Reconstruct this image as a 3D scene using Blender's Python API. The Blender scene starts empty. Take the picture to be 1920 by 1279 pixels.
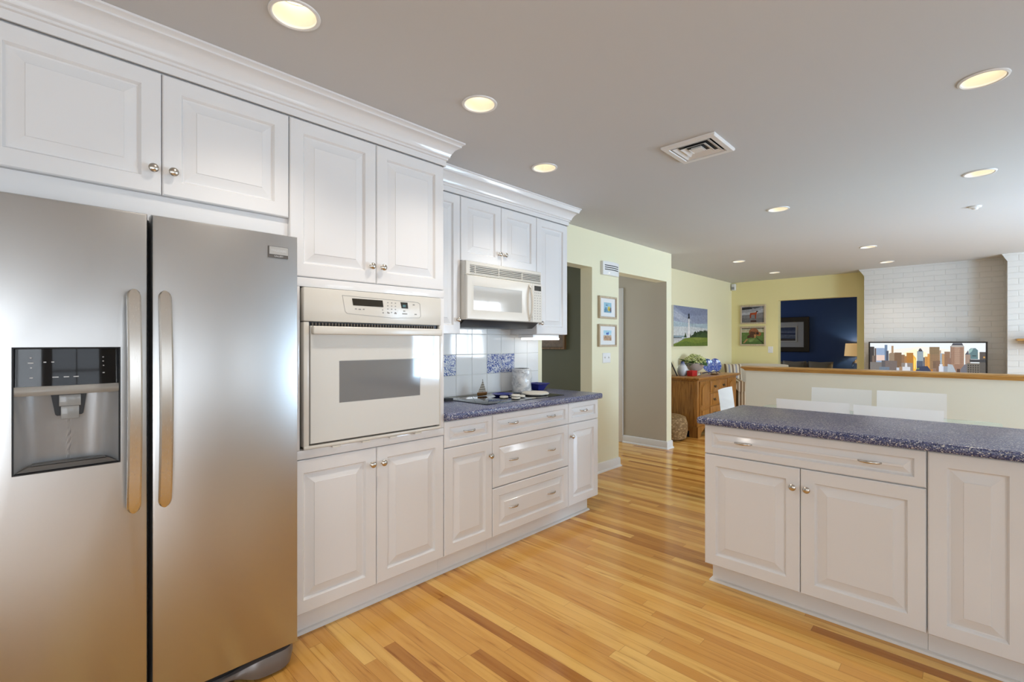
import bpy, bmesh, math, random
from mathutils import Vector, Matrix, Euler
random.seed(7)
PI = math.pi
S = bpy.context.scene
COL = S.collection

# ------------------------------------------------------------------ camera
CAM_H = 1.32
cam_d = bpy.data.cameras.new('camera')
cam_d.sensor_fit = 'HORIZONTAL'; cam_d.sensor_width = 36.0
cam_d.lens = 890.3 / 1920 * 36.0
cam_d.shift_y = 3.5 / 1920
cam_d.clip_start = 0.05; cam_d.clip_end = 100
cam = bpy.data.objects.new('camera', cam_d); COL.objects.link(cam)
cam.location = (0, 0, CAM_H)
cam.rotation_euler = (PI / 2, 0, math.radians(44.18))
S.camera = cam

# ------------------------------------------------------------------ world, light, exposure
w = bpy.data.worlds.new('sky'); S.world = w; w.use_nodes = True
bg = w.node_tree.nodes['Background']
bg.inputs[0].default_value = (0.75, 0.85, 1.0, 1); bg.inputs[1].default_value = 1.0
S.view_settings.view_transform = 'Standard'; S.view_settings.look = 'None'
S.view_settings.exposure = 0.16; S.view_settings.gamma = 1.0
S.view_settings.use_curve_mapping = False

def area(name, loc, rot, sx, sy, power, color):
    l = bpy.data.lights.new(name, 'AREA'); l.shape = 'RECTANGLE'; l.size = sx; l.size_y = sy
    l.energy = power; l.color = color
    o = bpy.data.objects.new(name, l); COL.objects.link(o); o.location = loc; o.rotation_euler = rot
    return o
DAY = (0.86, 0.93, 1.0); COOL = (0.52, 0.75, 1.0)
# daylight: each lies just outside a window of the room, one of them added (right wall x = 2.9, rear wall y = -1.9)
area('daylight', (3.12, 0.55, 1.55), (0, PI / 2, 0), 1.15, 1.5, 10, DAY)
area('daylight', (3.12, 2.45, 1.55), (0, PI / 2, 0), 1.15, 1.1, 11, DAY)
area('daylight', (3.12, 5.55, 1.05), (0, PI / 2 + 0.5, 0), 2.0, 1.6, 260, COOL)
area('daylight', (3.12, 7.17, 1.45), (0, PI / 2 + 0.06, 0), 1.6, 1.2, 92, DAY)
area('daylight', (3.12, -1.0, 1.05), (0, PI / 2, 0), 2.0, 1.3, 50, DAY)  # added light behind a made-up opening, brightens the lower cabinet doors
area('daylight', (0.3, -2.12, 1.45), (PI / 2, 0, 0), 2.0, 1.5, 30, DAY)
# added fill light in the side rooms: hall, green room, navy room (at their far ends)
area('hall_fill', (-4.885, 4.85, 1.4), (0, -PI / 2, 0), 1.5, 0.9, 22, DAY)
area('green_room_fill', (-4.885, 2.8, 1.4), (0, -PI / 2, 0), 1.5, 1.2, 17, DAY)
area('navy_room_fill', (-4.885, 10.2, 1.5), (0, -PI / 2, 0), 1.3, 1.0, 22, DAY)

# ------------------------------------------------------------------ materials
def lin(c):
    return tuple(((x / 255) / 12.92 if x / 255 <= 0.04045 else ((x / 255 + 0.055) / 1.055) ** 2.4) for x in c)
MATS = {}
def mat(name, color=(0.8, 0.8, 0.8), rough=0.5, metal=0.0, spec=0.5, coat=0.0, trans=0.0, emit=None, estr=0.0, alpha=1.0, ior=1.45):
    if name in MATS: return MATS[name]
    m = bpy.data.materials.new(name); m.use_nodes = True
    b = m.node_tree.nodes['Principled BSDF']
    b.inputs['Base Color'].default_value = (*color, 1)
    b.inputs['Roughness'].default_value = rough
    b.inputs['Metallic'].default_value = metal
    b.inputs['Specular IOR Level'].default_value = spec
    b.inputs['Coat Weight'].default_value = coat
    b.inputs['Coat Roughness'].default_value = 0.04
    b.inputs['Transmission Weight'].default_value = trans
    b.inputs['IOR'].default_value = ior
    b.inputs['Alpha'].default_value = alpha
    if emit:
        b.inputs['Emission Color'].default_value = (*emit, 1); b.inputs['Emission Strength'].default_value = estr
    MATS[name] = m
    return m
def nodes(m):
    return m.node_tree.nodes, m.node_tree.links, m.node_tree.nodes['Principled BSDF']
def N(ns, t, **kw):
    n = ns.new(t)
    for k, v in kw.items(): setattr(n, k, v)
    return n
def math_n(ns, ls, op, a, b=None):
    n = ns.new('ShaderNodeMath'); n.operation = op
    for i, v in enumerate((a, b)):
        if v is None: continue
        if isinstance(v, (int, float)): n.inputs[i].default_value = v
        else: ls.new(v, n.inputs[i])
    return n.outputs[0]
def ramp(ns, ls, fac, stops, interp='LINEAR'):
    r = ns.new('ShaderNodeValToRGB'); cr = r.color_ramp; cr.interpolation = interp
    while len(cr.elements) > 1: cr.elements.remove(cr.elements[-1])
    cr.elements[0].position = stops[0][0]; cr.elements[0].color = (*stops[0][1], 1)
    for p, c in stops[1:]:
        e = cr.elements.new(p); e.color = (*c, 1)
    ls.new(fac, r.inputs[0]); return r.outputs[0]
def bump(ns, ls, b, height, strength, dist=0.002):
    n = ns.new('ShaderNodeBump'); n.inputs['Strength'].default_value = strength; n.inputs['Distance'].default_value = dist
    ls.new(height, n.inputs['Height']); ls.new(n.outputs[0], b.inputs['Normal'])
def coord(ns, ls, scale=(1, 1, 1)):
    t = ns.new('ShaderNodeTexCoord'); mp = ns.new('ShaderNodeMapping'); mp.inputs['Scale'].default_value = scale
    ls.new(t.outputs['Object'], mp.inputs['Vector']); return mp.outputs[0]

CAB = mat('white_thermofoil', (0.79, 0.775, 0.765), 0.09, spec=0.5)
CABI = mat('cabinet_interior', (0.42, 0.40, 0.37), 0.6)
TRIMW = mat('white_trim_paint', (0.78, 0.76, 0.73), 0.3)
def textured_paint(name, col, rough=0.6, scale=260, st=0.08):
    m = mat(name, col, rough); ns, ls, b = nodes(m)
    n = N(ns, 'ShaderNodeTexNoise'); n.inputs['Scale'].default_value = scale
    ls.new(coord(ns, ls), n.inputs['Vector']); bump(ns, ls, b, n.outputs[0], st, 0.001)
    return m
CEIL = textured_paint('ceiling_paint', (0.61, 0.61, 0.61), 0.8)
YEL = textured_paint('yellow_paint_kitchen_light', (0.81, 0.765, 0.55), 0.55)  # one yellow wall paint; the bright kitchen light is worked into this tint
YELF = textured_paint('yellow_paint_family_light', (0.82, 0.765, 0.52), 0.55)  # same yellow paint, tinted for the light in the family room
YELB = textured_paint('yellow_paint_back_wall_light', (0.82, 0.73, 0.37), 0.55)  # same yellow paint again, the back wall's light put into its colour
GRN = textured_paint('dark_green_paint', (0.125, 0.13, 0.08), 0.6)
HALL = textured_paint('grey_beige_paint', (0.52, 0.475, 0.39), 0.6)
BLU = textured_paint('navy_paint', (0.008, 0.034, 0.135), 0.5)
CREAMW = textured_paint('cream_paint', (0.79, 0.77, 0.66), 0.6)
OFFW = textured_paint('off_white_paint', (0.72, 0.71, 0.68), 0.6)

def oak_floor():
    m = mat('oak_strip_floor', (0.5, 0.3, 0.1), 0.16, spec=0.5); ns, ls, b = nodes(m)
    t = ns.new('ShaderNodeTexCoord'); sp = ns.new('ShaderNodeSeparateXYZ'); ls.new(t.outputs['Object'], sp.inputs[0])
    x, y = sp.outputs[0], sp.outputs[1]
    W, L = 0.0572, 1.25
    yr = math_n(ns, ls, 'DIVIDE', y, W); row = math_n(ns, ls, 'FLOOR', yr); fy = math_n(ns, ls, 'FRACT', yr)
    wn = N(ns, 'ShaderNodeTexWhiteNoise', noise_dimensions='1D'); ls.new(row, wn.inputs['W'])
    xo = math_n(ns, ls, 'ADD', math_n(ns, ls, 'DIVIDE', x, L), math_n(ns, ls, 'MULTIPLY', wn.outputs[0], 9.0))
    idx = math_n(ns, ls, 'FLOOR', xo); fx = math_n(ns, ls, 'FRACT', xo)
    cb = ns.new('ShaderNodeCombineXYZ'); ls.new(row, cb.inputs[0]); ls.new(idx, cb.inputs[1])
    w2 = N(ns, 'ShaderNodeTexWhiteNoise', noise_dimensions='2D'); ls.new(cb.outputs[0], w2.inputs['Vector'])
    # grain, shifted for every board
    gc = ns.new('ShaderNodeCombineXYZ')
    ls.new(math_n(ns, ls, 'MULTIPLY', x, 1.1), gc.inputs[0]); ls.new(math_n(ns, ls, 'MULTIPLY', y, 15.0), gc.inputs[1])
    ls.new(math_n(ns, ls, 'MULTIPLY', w2.outputs[0], 80.0), gc.inputs[2])
    g = N(ns, 'ShaderNodeTexNoise'); g.inputs['Scale'].default_value = 2.2; g.inputs['Detail'].default_value = 6; g.inputs['Distortion'].default_value = 0.9
    ls.new(gc.outputs[0], g.inputs['Vector'])
    basec = ramp(ns, ls, w2.outputs[0], [(0.0, (0.40, 0.155, 0.028)), (0.18, (0.60, 0.285, 0.062)), (0.6, (0.73, 0.385, 0.092)), (1.0, (0.82, 0.50, 0.145))])
    gr = ramp(ns, ls, g.outputs[0], [(0.24, (0.50, 0.34, 0.22)), (0.38, (0.90, 0.85, 0.78)), (0.52, (1.0, 1.0, 1.0)), (0.75, (1.06, 1.07, 1.08))])
    mx = N(ns, 'ShaderNodeMix', data_type='RGBA', blend_type='MULTIPLY'); mx.inputs[0].default_value = 0.95
    ls.new(basec, mx.inputs[6]); ls.new(gr, mx.inputs[7])
    # seams
    d1 = math_n(ns, ls, 'MINIMUM', fy, math_n(ns, ls, 'SUBTRACT', 1.0, fy))
    d2 = math_n(ns, ls, 'MULTIPLY', math_n(ns, ls, 'MINIMUM', fx, math_n(ns, ls, 'SUBTRACT', 1.0, fx)), L / W)
    d = math_n(ns, ls, 'MINIMUM', d1, d2)
    seam = ramp(ns, ls, d, [(0.0, (0.35, 0.25, 0.18)), (0.022, (1, 1, 1))])
    m2 = N(ns, 'ShaderNodeMix', data_type='RGBA', blend_type='MULTIPLY'); m2.inputs[0].default_value = 0.8
    ls.new(mx.outputs[2], m2.inputs[6]); ls.new(seam, m2.inputs[7])
    ls.new(m2.outputs[2], b.inputs['Base Color'])
    bump(ns, ls, b, seam, 0.25, 0.0006)
    return m
FLOOR = oak_floor()

def wood(name, dark, light, rough=0.3, axis=0, sc=1.0):
    m = mat(name, light, rough); ns, ls, b = nodes(m)
    s = [14 * sc] * 3; s[axis] = 1.0 * sc
    n = N(ns, 'ShaderNodeTexNoise'); n.inputs['Scale'].default_value = 4; n.inputs['Detail'].default_value = 5; n.inputs['Distortion'].default_value = 0.6
    ls.new(coord(ns, ls, s), n.inputs['Vector'])
    ls.new(ramp(ns, ls, n.outputs[0], [(0.3, dark), (0.65, light)]), b.inputs['Base Color'])
    return m
OAKCAP = wood('honey_oak', (0.40, 0.19, 0.05), (0.60, 0.34, 0.10), 0.28, 0)
CHESTW = wood('antique_oak', (0.20, 0.078, 0.014), (0.42, 0.19, 0.042), 0.33, 2)
FRAMEW = wood('pale_wood_frame', (0.46, 0.36, 0.24), (0.58, 0.47, 0.33), 0.5, 2)
BROWNF = wood('brown_wood_frame', (0.10, 0.055, 0.02), (0.24, 0.14, 0.06), 0.4, 2)

def counter_mat():
    m = mat('blue_speckled_laminate', (0.1, 0.11, 0.2), 0.30); ns, ls, b = nodes(m)
    v = N(ns, 'ShaderNodeTexVoronoi'); v.inputs['Scale'].default_value = 300; ls.new(coord(ns, ls), v.inputs['Vector'])
    sp = ns.new('ShaderNodeSeparateColor'); ls.new(v.outputs['Color'], sp.inputs[0])
    c = ramp(ns, ls, sp.outputs[0], [(0.0, (0.034, 0.040, 0.10)), (0.30, (0.075, 0.088, 0.20)), (0.58, (0.15, 0.16, 0.27)), (0.78, (0.27, 0.275, 0.34)), (0.91, (0.64, 0.62, 0.59))], 'CONSTANT')
    ls.new(c, b.inputs['Base Color'])
    return m
COUNTER = counter_mat()

def steel(name, col, rough, axis=2, st=0.05):
    m = mat(name, col, rough, metal=1.0); ns, ls, b = nodes(m)
    s = [900, 900, 900]; s[axis] = 6
    n = N(ns, 'ShaderNodeTexNoise'); n.inputs['Scale'].default_value = 1.0; n.inputs['Detail'].default_value = 2
    ls.new(coord(ns, ls, s), n.inputs['Vector'])
    r = math_n(ns, ls, 'ADD', math_n(ns, ls, 'MULTIPLY', n.outputs[0], 0.16), rough - 0.08)
    ls.new(r, b.inputs['Roughness'])
    return m
STEEL = steel('brushed_stainless', (0.55, 0.55, 0.545), 0.33, 2)
STEELH = steel('satin_handle_steel', (0.72, 0.69, 0.64), 0.24, 2)
SILVERP = mat('silver_plastic', (0.50, 0.48, 0.45), 0.3, metal=0.6)
NICKEL = mat('satin_nickel', (0.60, 0.56, 0.50), 0.24, metal=1.0)
BLACK = mat('black_plastic', (0.012, 0.012, 0.014), 0.4)
BLKGL = mat('black_gloss', (0.008, 0.008, 0.010), 0.05, coat=0.6)
DGREY = mat('dark_grey_plastic', (0.10, 0.09, 0.08), 0.45)
ALMOND = mat('almond_enamel', (0.69, 0.655, 0.585), 0.22)
ALMGL = mat('almond_glass', (0.70, 0.69, 0.65), 0.05, coat=0.6)
DISPL = mat('display_glass', (0.030, 0.024, 0.016), 0.1)
MARK = mat('grey_print', (0.30, 0.29, 0.27), 0.6)
WMARK = mat('white_print', (0.55, 0.55, 0.55), 0.5)
OVENW = mat('oven_window', (0.20, 0.20, 0.20), 0.06, coat=0.8)
MWGL = mat('microwave_window', (0.46, 0.45, 0.42), 0.06, coat=1.0)
MWDARK = mat('dark_hood_metal', (0.035, 0.032, 0.03), 0.35)
COBALT = mat('cobalt_glaze', (0.016, 0.020, 0.19), 0.12, coat=0.5)
WCER = mat('white_ceramic', (0.74, 0.725, 0.70), 0.22)
CREAMC = mat('cream_stoneware', (0.72, 0.68, 0.58), 0.45)
WLEATH = mat('white_leather', (0.90, 0.89, 0.875), 0.35)
WPLAST = mat('white_plastic', (0.80, 0.79, 0.77), 0.3)
SLOT = mat('dark_slot', (0.03, 0.03, 0.03), 0.6)
CHROME = mat('chrome', (0.75, 0.75, 0.75), 0.1, metal=1.0)
LENS = mat('lamp_lens', (1, 0.95, 0.85), 0.4, emit=(1.0, 0.90, 0.70), estr=3.2)
BAFFLE = mat('lamp_baffle', (0.85, 0.80, 0.70), 0.35, emit=None)
UCL = mat('lit_diffuser', (1, 1, 1), 0.4, emit=(1.0, 0.97, 0.92), estr=1.7)
SHADE = mat('linen_shade', (0.72, 0.55, 0.30), 0.8, emit=(1.0, 0.62, 0.25), estr=0.28)
CRYST = mat('clear_glass', (0.95, 0.97, 0.97), 0.03, trans=1.0)
GTABLE = mat('green_tinted_glass', (0.78, 0.92, 0.86), 0.03, trans=0.85, spec=0.6)
REDB = mat('red_card', (0.42, 0.012, 0.010), 0.5)
LEAF = mat('leaf_green', (0.055, 0.14, 0.03), 0.5)
BLOSS = mat('pale_green_petals', (0.56, 0.60, 0.26), 0.6)
PINKB = mat('taupe_ceramic', (0.50, 0.43, 0.38), 0.3)
CREAMF = mat('cream_fabric', (0.74, 0.67, 0.56), 0.85)
NAVYF = mat('navy_cloth', (0.05, 0.07, 0.17), 0.85)
TAUPEF = mat('taupe_fabric', (0.13, 0.115, 0.095), 0.85)
BRASS = mat('dark_brass', (0.07, 0.05, 0.03), 0.4, metal=0.7)
MATW = mat('white_mat_board', (0.78, 0.77, 0.75), 0.7)
MATG = mat('grey_mat_board', (0.30, 0.30, 0.31), 0.7)
GROUT = mat('grout', (0.62, 0.61, 0.58), 0.8)
TILE = mat('white_glazed_tile', (0.81, 0.805, 0.785), 0.06, coat=0.5)
def pane_mat():
    m = bpy.data.materials.new('window_pane'); m.use_nodes = True; ns = m.node_tree.nodes; ls = m.node_tree.links
    ns.clear(); o = ns.new('ShaderNodeOutputMaterial'); mx = ns.new('ShaderNodeMixShader'); mx.inputs[0].default_value = 0.06
    t = ns.new('ShaderNodeBsdfTransparent'); g = ns.new('ShaderNodeBsdfGlossy'); g.inputs['Roughness'].default_value = 0.02
    ls.new(t.outputs[0], mx.inputs[1]); ls.new(g.outputs[0], mx.inputs[2]); ls.new(mx.outputs[0], o.inputs[0])
    return m
PANE = pane_mat()
def stripes(name, cols, scale, axis):
    m = mat(name, cols[0], 0.85); ns, ls, b = nodes(m)
    t = ns.new('ShaderNodeTexCoord'); sp = ns.new('ShaderNodeSeparateXYZ'); ls.new(t.outputs['Object'], sp.inputs[0])
    f = math_n(ns, ls, 'FRACT', math_n(ns, ls, 'MULTIPLY', sp.outputs[axis], scale))
    ls.new(ramp(ns, ls, f, [(i / len(cols), c) for i, c in enumerate(cols)], 'CONSTANT'), b.inputs['Base Color'])
    return m
STRIPE = stripes('striped_upholstery', [(0.55, 0.48, 0.36), (0.16, 0.09, 0.04), (0.50, 0.40, 0.26), (0.22, 0.14, 0.07)], 11, 0)
STRIPE2 = stripes('striped_cushion_cloth', [(0.62, 0.55, 0.42), (0.30, 0.30, 0.34), (0.62, 0.55, 0.42), (0.20, 0.14, 0.09)], 9, 0)
def blue_pattern(name, scale, bgc=(0.72, 0.73, 0.74), thr=0.5):
    m = mat(name, bgc, 0.1, coat=0.4); ns, ls, b = nodes(m)
    n = N(ns, 'ShaderNodeTexNoise'); n.inputs['Scale'].default_value = scale; n.inputs['Detail'].default_value = 0.5; n.inputs['Distortion'].default_value = 2.8
    ls.new(coord(ns, ls), n.inputs['Vector'])
    ls.new(ramp(ns, ls, n.outputs[0], [(0, (0.03, 0.05, 0.22)), (thr - 0.04, (0.05, 0.09, 0.33)), (thr, (0.32, 0.40, 0.60)), (thr + 0.025, bgc)], 'LINEAR'), b.inputs['Base Color'])
    return m
DELFT = blue_pattern('blue_white_glaze', 48, thr=0.50)
DELFT2 = blue_pattern('blue_white_plate', 30, (0.36, 0.38, 0.46), 0.60)
def vase_mat():
    m = mat('blue_top_vase', (0.7, 0.7, 0.7), 0.25); ns, ls, b = nodes(m)
    t = ns.new('ShaderNodeTexCoord'); sp = ns.new('ShaderNodeSeparateXYZ'); ls.new(t.outputs['Object'], sp.inputs[0])
    n = N(ns, 'ShaderNodeTexNoise'); n.inputs['Scale'].default_value = 30
    z = math_n(ns, ls, 'ADD', math_n(ns, ls, 'MULTIPLY', sp.outputs[2], 4.5), math_n(ns, ls, 'MULTIPLY', n.outputs[0], 0.12))
    ls.new(ramp(ns, ls, z, [(0.0, (0.50, 0.52, 0.55)), (0.7, (0.62, 0.63, 0.66)), (0.9, (0.10, 0.12, 0.24)), (1.0, (0.03, 0.03, 0.10))]), b.inputs['Base Color'])
    return m
VASE = vase_mat()
def marble():
    m = mat('grey_marbled_glaze', (0.74, 0.73, 0.71), 0.12); ns, ls, b = nodes(m)
    n = N(ns, 'ShaderNodeTexNoise'); n.inputs['Scale'].default_value = 9; n.inputs['Detail'].default_value = 6; n.inputs['Distortion'].default_value = 2.5
    ls.new(coord(ns, ls), n.inputs['Vector'])
    ls.new(ramp(ns, ls, n.outputs[0], [(0.35, (0.78, 0.77, 0.75)), (0.5, (0.70, 0.69, 0.68)), (0.53, (0.42, 0.43, 0.45)), (0.56, (0.74, 0.73, 0.71))]), b.inputs['Base Color'])
    return m
MARB = marble()
def woven():
    m = mat('woven_rattan', (0.42, 0.27, 0.12), 0.7); ns, ls, b = nodes(m)
    v = N(ns, 'ShaderNodeTexVoronoi'); v.inputs['Scale'].default_value = 26; ls.new(coord(ns, ls, (1, 1, 1.6)), v.inputs['Vector'])
    ls.new(ramp(ns, ls, v.outputs['Distance'], [(0, (0.52, 0.35, 0.17)), (0.6, (0.22, 0.13, 0.05))]), b.inputs['Base Color'])
    bump(ns, ls, b, v.outputs['Distance'], 0.6, 0.01)
    return m
WOVEN = woven()
def brick():
    m = mat('white_painted_brick', (0.74, 0.725, 0.70), 0.5); ns, ls, b = nodes(m)
    t = ns.new('ShaderNodeTexCoord'); sp = ns.new('ShaderNodeSeparateXYZ'); ls.new(t.outputs['Object'], sp.inputs[0])
    cb = ns.new('ShaderNodeCombineXYZ'); ls.new(math_n(ns, ls, 'ADD', sp.outputs[0], sp.outputs[1]), cb.inputs[0]); ls.new(sp.outputs[2], cb.inputs[1])
    n = N(ns, 'ShaderNodeTexNoise'); n.inputs['Scale'].default_value = 9
    mixv = N(ns, 'ShaderNodeMix', data_type='VECTOR'); mixv.inputs[0].default_value = 0.012
    ls.new(n.outputs['Color'], mixv.inputs[5]); ls.new(cb.outputs[0], mixv.inputs[4]); ls.new(cb.outputs[0], n.inputs['Vector'])
    br = N(ns, 'ShaderNodeTexBrick'); br.inputs['Scale'].default_value = 1.0
    br.inputs['Brick Width'].default_value = 0.225; br.inputs['Row Height'].default_value = 0.0725; br.inputs['Mortar Size'].default_value = 0.0055; br.inputs['Mortar Smooth'].default_value = 0.5
    ls.new(mixv.outputs[1], br.inputs['Vector'])
    br.inputs['Color1'].default_value = (0.68, 0.67, 0.645, 1); br.inputs['Color2'].default_value = (0.66, 0.65, 0.63, 1); br.inputs['Mortar'].default_value = (0.655, 0.645, 0.625, 1)
    ls.new(br.outputs['Color'], b.inputs['Base Color'])
    inv = math_n(ns, ls, 'SUBTRACT', 1.0, br.outputs['Fac']); bump(ns, ls, b, inv, 0.5, 0.007)
    return m
BRICK = brick()
def pic_mat(name, rough, emit=0.0):
    m = mat(name, (1, 1, 1), rough); ns, ls, b = nodes(m)
    a = N(ns, 'ShaderNodeVertexColor'); a.layer_name = 'picture'
    tc = N(ns, 'ShaderNodeTexCoord')
    if emit:   # rows of tiny windows and facade texture in the broadcast picture, none in its bright sky
        mp = N(ns, 'ShaderNodeMapping'); mp.inputs['Rotation'].default_value = (PI / 2, 0, 0); ls.new(tc.outputs['Object'], mp.inputs['Vector'])
        t = N(ns, 'ShaderNodeTexBrick'); t.offset = 0.0; t.inputs['Scale'].default_value = 1.0; t.inputs['Brick Width'].default_value = 0.011; t.inputs['Row Height'].default_value = 0.009; t.inputs['Mortar Size'].default_value = 0.0022
        t.inputs['Color1'].default_value = (0.62, 0.62, 0.64, 1); t.inputs['Color2'].default_value = (0.95, 0.92, 0.88, 1); t.inputs['Mortar'].default_value = (1.05, 1.04, 1.02, 1)
        ls.new(mp.outputs[0], t.inputs['Vector']); tex = t.outputs['Color']
        bw = N(ns, 'ShaderNodeRGBToBW'); ls.new(a.outputs[0], bw.inputs[0])
        fac = math_n(ns, ls, 'MULTIPLY', math_n(ns, ls, 'LESS_THAN', bw.outputs[0], 0.5), 0.7)
    else:      # brushwork / photographic grain
        t = N(ns, 'ShaderNodeTexNoise'); t.inputs['Scale'].default_value = 38; t.inputs['Detail'].default_value = 4; ls.new(tc.outputs['Object'], t.inputs['Vector'])
        tex = ramp(ns, ls, t.outputs[0], [(0.3, (0.62, 0.62, 0.62)), (0.7, (1.25, 1.25, 1.25))]); fac = None
    mx = N(ns, 'ShaderNodeMix', data_type='RGBA', blend_type='MULTIPLY'); mx.inputs[0].default_value = 0.6
    if fac is not None: ls.new(fac, mx.inputs[0])
    ls.new(a.outputs[0], mx.inputs[6]); ls.new(tex, mx.inputs[7])
    if emit:
        b.inputs['Base Color'].default_value = (0, 0, 0, 1)
        ls.new(mx.outputs[2], b.inputs['Emission Color']); b.inputs['Emission Strength'].default_value = emit
    else: ls.new(mx.outputs[2], b.inputs['Base Color'])
    return m
PIC = pic_mat('printed_picture', 0.55)
SCREEN = pic_mat('lit_screen', 0.25, 1.0)

# ------------------------------------------------------------------ mesh helpers
class MB:
    def __init__(s): s.bm = bmesh.new()
    def box(s, x0, x1, y0, y1, z0, z1, bev=0.0, seg=2):
        t = bmesh.new(); bmesh.ops.create_cube(t, size=1.0)
        for v in t.verts:
            v.co = Vector(((x0 + x1) / 2 + v.co.x * (x1 - x0), (y0 + y1) / 2 + v.co.y * (y1 - y0), (z0 + z1) / 2 + v.co.z * (z1 - z0)))
        if bev > 0: bmesh.ops.bevel(t, geom=t.edges[:], offset=bev, segments=seg, affect='EDGES', profile=0.5)
        s.merge(t); return s
    def merge(s, t, M=None):
        if M is not None: t.transform(M)
        bmesh.ops.recalc_face_normals(t, faces=t.faces[:])
        me = bpy.data.meshes.new('tmp'); t.to_mesh(me); t.free(); s.bm.from_mesh(me); bpy.data.meshes.remove(me)
    def rects(s, P, loops, fill_last=True, fill_first=True):
        """nested rectangles (u0,u1,v0,v1,w) joined by quads"""
        t = bmesh.new(); rings = []
        for (u0, u1, v0, v1, w_) in loops:
            rings.append([t.verts.new(P(*q, w_)) for q in ((u0, v0), (u1, v0), (u1, v1), (u0, v1))])
        for a, b in zip(rings, rings[1:]):
            for i in range(4):
                j = (i + 1) % 4
                t.faces.new((a[i], a[j], b[j], b[i]))
        if fill_first: t.faces.new(rings[0])
        if fill_last: t.faces.new(rings[-1])
        s.merge(t); return s
    def panel(s, P, u0, u1, v0, v1, T=0.02, frame=0.058, slope=0.036):
        f = min(frame, (u1 - u0) * 0.30, (v1 - v0) * 0.24); sl = min(slope, (v1 - v0) * 0.14, (u1 - u0) * 0.16)
        prof = [(0, 0), (0, T - 0.004), (0.004, T), (f, T), (f + 0.003, T - 0.005), (f + 0.007, T - 0.012), (f + 0.012, T - 0.0125), (f + 0.012 + sl, T - 0.0025), (f + 0.014 + sl, T - 0.0005)]
        return s.rects(P, [(u0 + i, u1 - i, v0 + i, v1 - i, d) for i, d in prof])
    def lathe(s, prof, cx=0, cy=0, cz=0, n=32, M=None, caps=True):
        t = bmesh.new(); rings = []
        for (r, z) in prof:
            rings.append([t.verts.new((cx + r * math.cos(2 * PI * i / n), cy + r * math.sin(2 * PI * i / n), cz + z)) for i in range(n)])
        for a, b in zip(rings, rings[1:]):
            for i in range(n):
                j = (i + 1) % n; t.faces.new((a[i], a[j], b[j], b[i]))
        if caps:
            t.faces.new(rings[0]); t.faces.new(rings[-1])
        s.merge(t, M); return s
    def tube(s, pts, r, n=10, flat=None):
        """swept ring; r number or list; flat=(a,b) radii factors"""
        t = bmesh.new(); pts = [Vector(p) for p in pts]; rings = []
        up = Vector((0, 0, 1))
        for i, p in enumerate(pts):
            d = (pts[min(i + 1, len(pts) - 1)] - pts[max(i - 1, 0)]).normalized()
            ref = up if abs(d.dot(up)) < 0.95 else Vector((0, 1, 0))
            a = d.cross(ref).normalized(); b = a.cross(d).normalized()
            rr = r[i] if isinstance(r, (list, tuple)) else r
            fa, fb = flat or (1, 1)
            rings.append([t.verts.new(p + a * rr * fa * math.cos(2 * PI * k / n) + b * rr * fb * math.sin(2 * PI * k / n)) for k in range(n)])
        for a, b in zip(rings, rings[1:]):
            for i in range(n):
                j = (i + 1) % n; t.faces.new((a[i], a[j], b[j], b[i]))
        t.faces.new(rings[0]); t.faces.new(rings[-1]); s.merge(t); return s
    def sweep(s, prof, path, closed=True):
        """prof list of (w,z); path = list of functions w -> (x,y)"""
        t = bmesh.new(); rings = []
        for f in path:
            rings.append([t.verts.new((*f(w_), z)) for (w_, z) in prof])
        n = len(prof)
        for a, b in zip(rings, rings[1:]):
            for i in range(n if closed else n - 1):
                j = (i + 1) % n; t.faces.new((a[i], a[j], b[j], b[i]))
        t.faces.new(rings[0]); t.faces.new(rings[-1]); s.merge(t); return s
    def prism(s, P, pts, w0, w1):
        t = bmesh.new(); a = [t.verts.new(P(u, v, w0)) for u, v in pts]; b = [t.verts.new(P(u, v, w1)) for u, v in pts]
        n = len(pts)
        for i in range(n):
            j = (i + 1) % n; t.faces.new((a[i], a[j], b[j], b[i]))
        t.faces.new(a); t.faces.new(b); s.merge(t); return s
    def grid(s, f, nu, nv, thick=None):
        t = bmesh.new(); V = [[t.verts.new(f(i / nu, j / nv)) for j in range(nv + 1)] for i in range(nu + 1)]
        for i in range(nu):
            for j in range(nv): t.faces.new((V[i][j], V[i + 1][j], V[i + 1][j + 1], V[i][j + 1]))
        if thick: bmesh.ops.solidify(t, geom=t.faces[:], thickness=thick)
        s.merge(t); return s
    def sphere(s, c, r, sx=1, sy=1, sz=1, sub=2):
        t = bmesh.new(); bmesh.ops.create_icosphere(t, subdivisions=sub, radius=r)
        for v in t.verts: v.co = Vector((c[0] + v.co.x * sx, c[1] + v.co.y * sy, c[2] + v.co.z * sz))
        s.merge(t); return s
    def mesh(s, name, angle=35):
        me = bpy.data.meshes.new(name); s.bm.to_mesh(me); s.bm.free()
        for p in me.polygons: p.use_smooth = True
        me.set_sharp_from_angle(angle=math.radians(angle))
        return me

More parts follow.
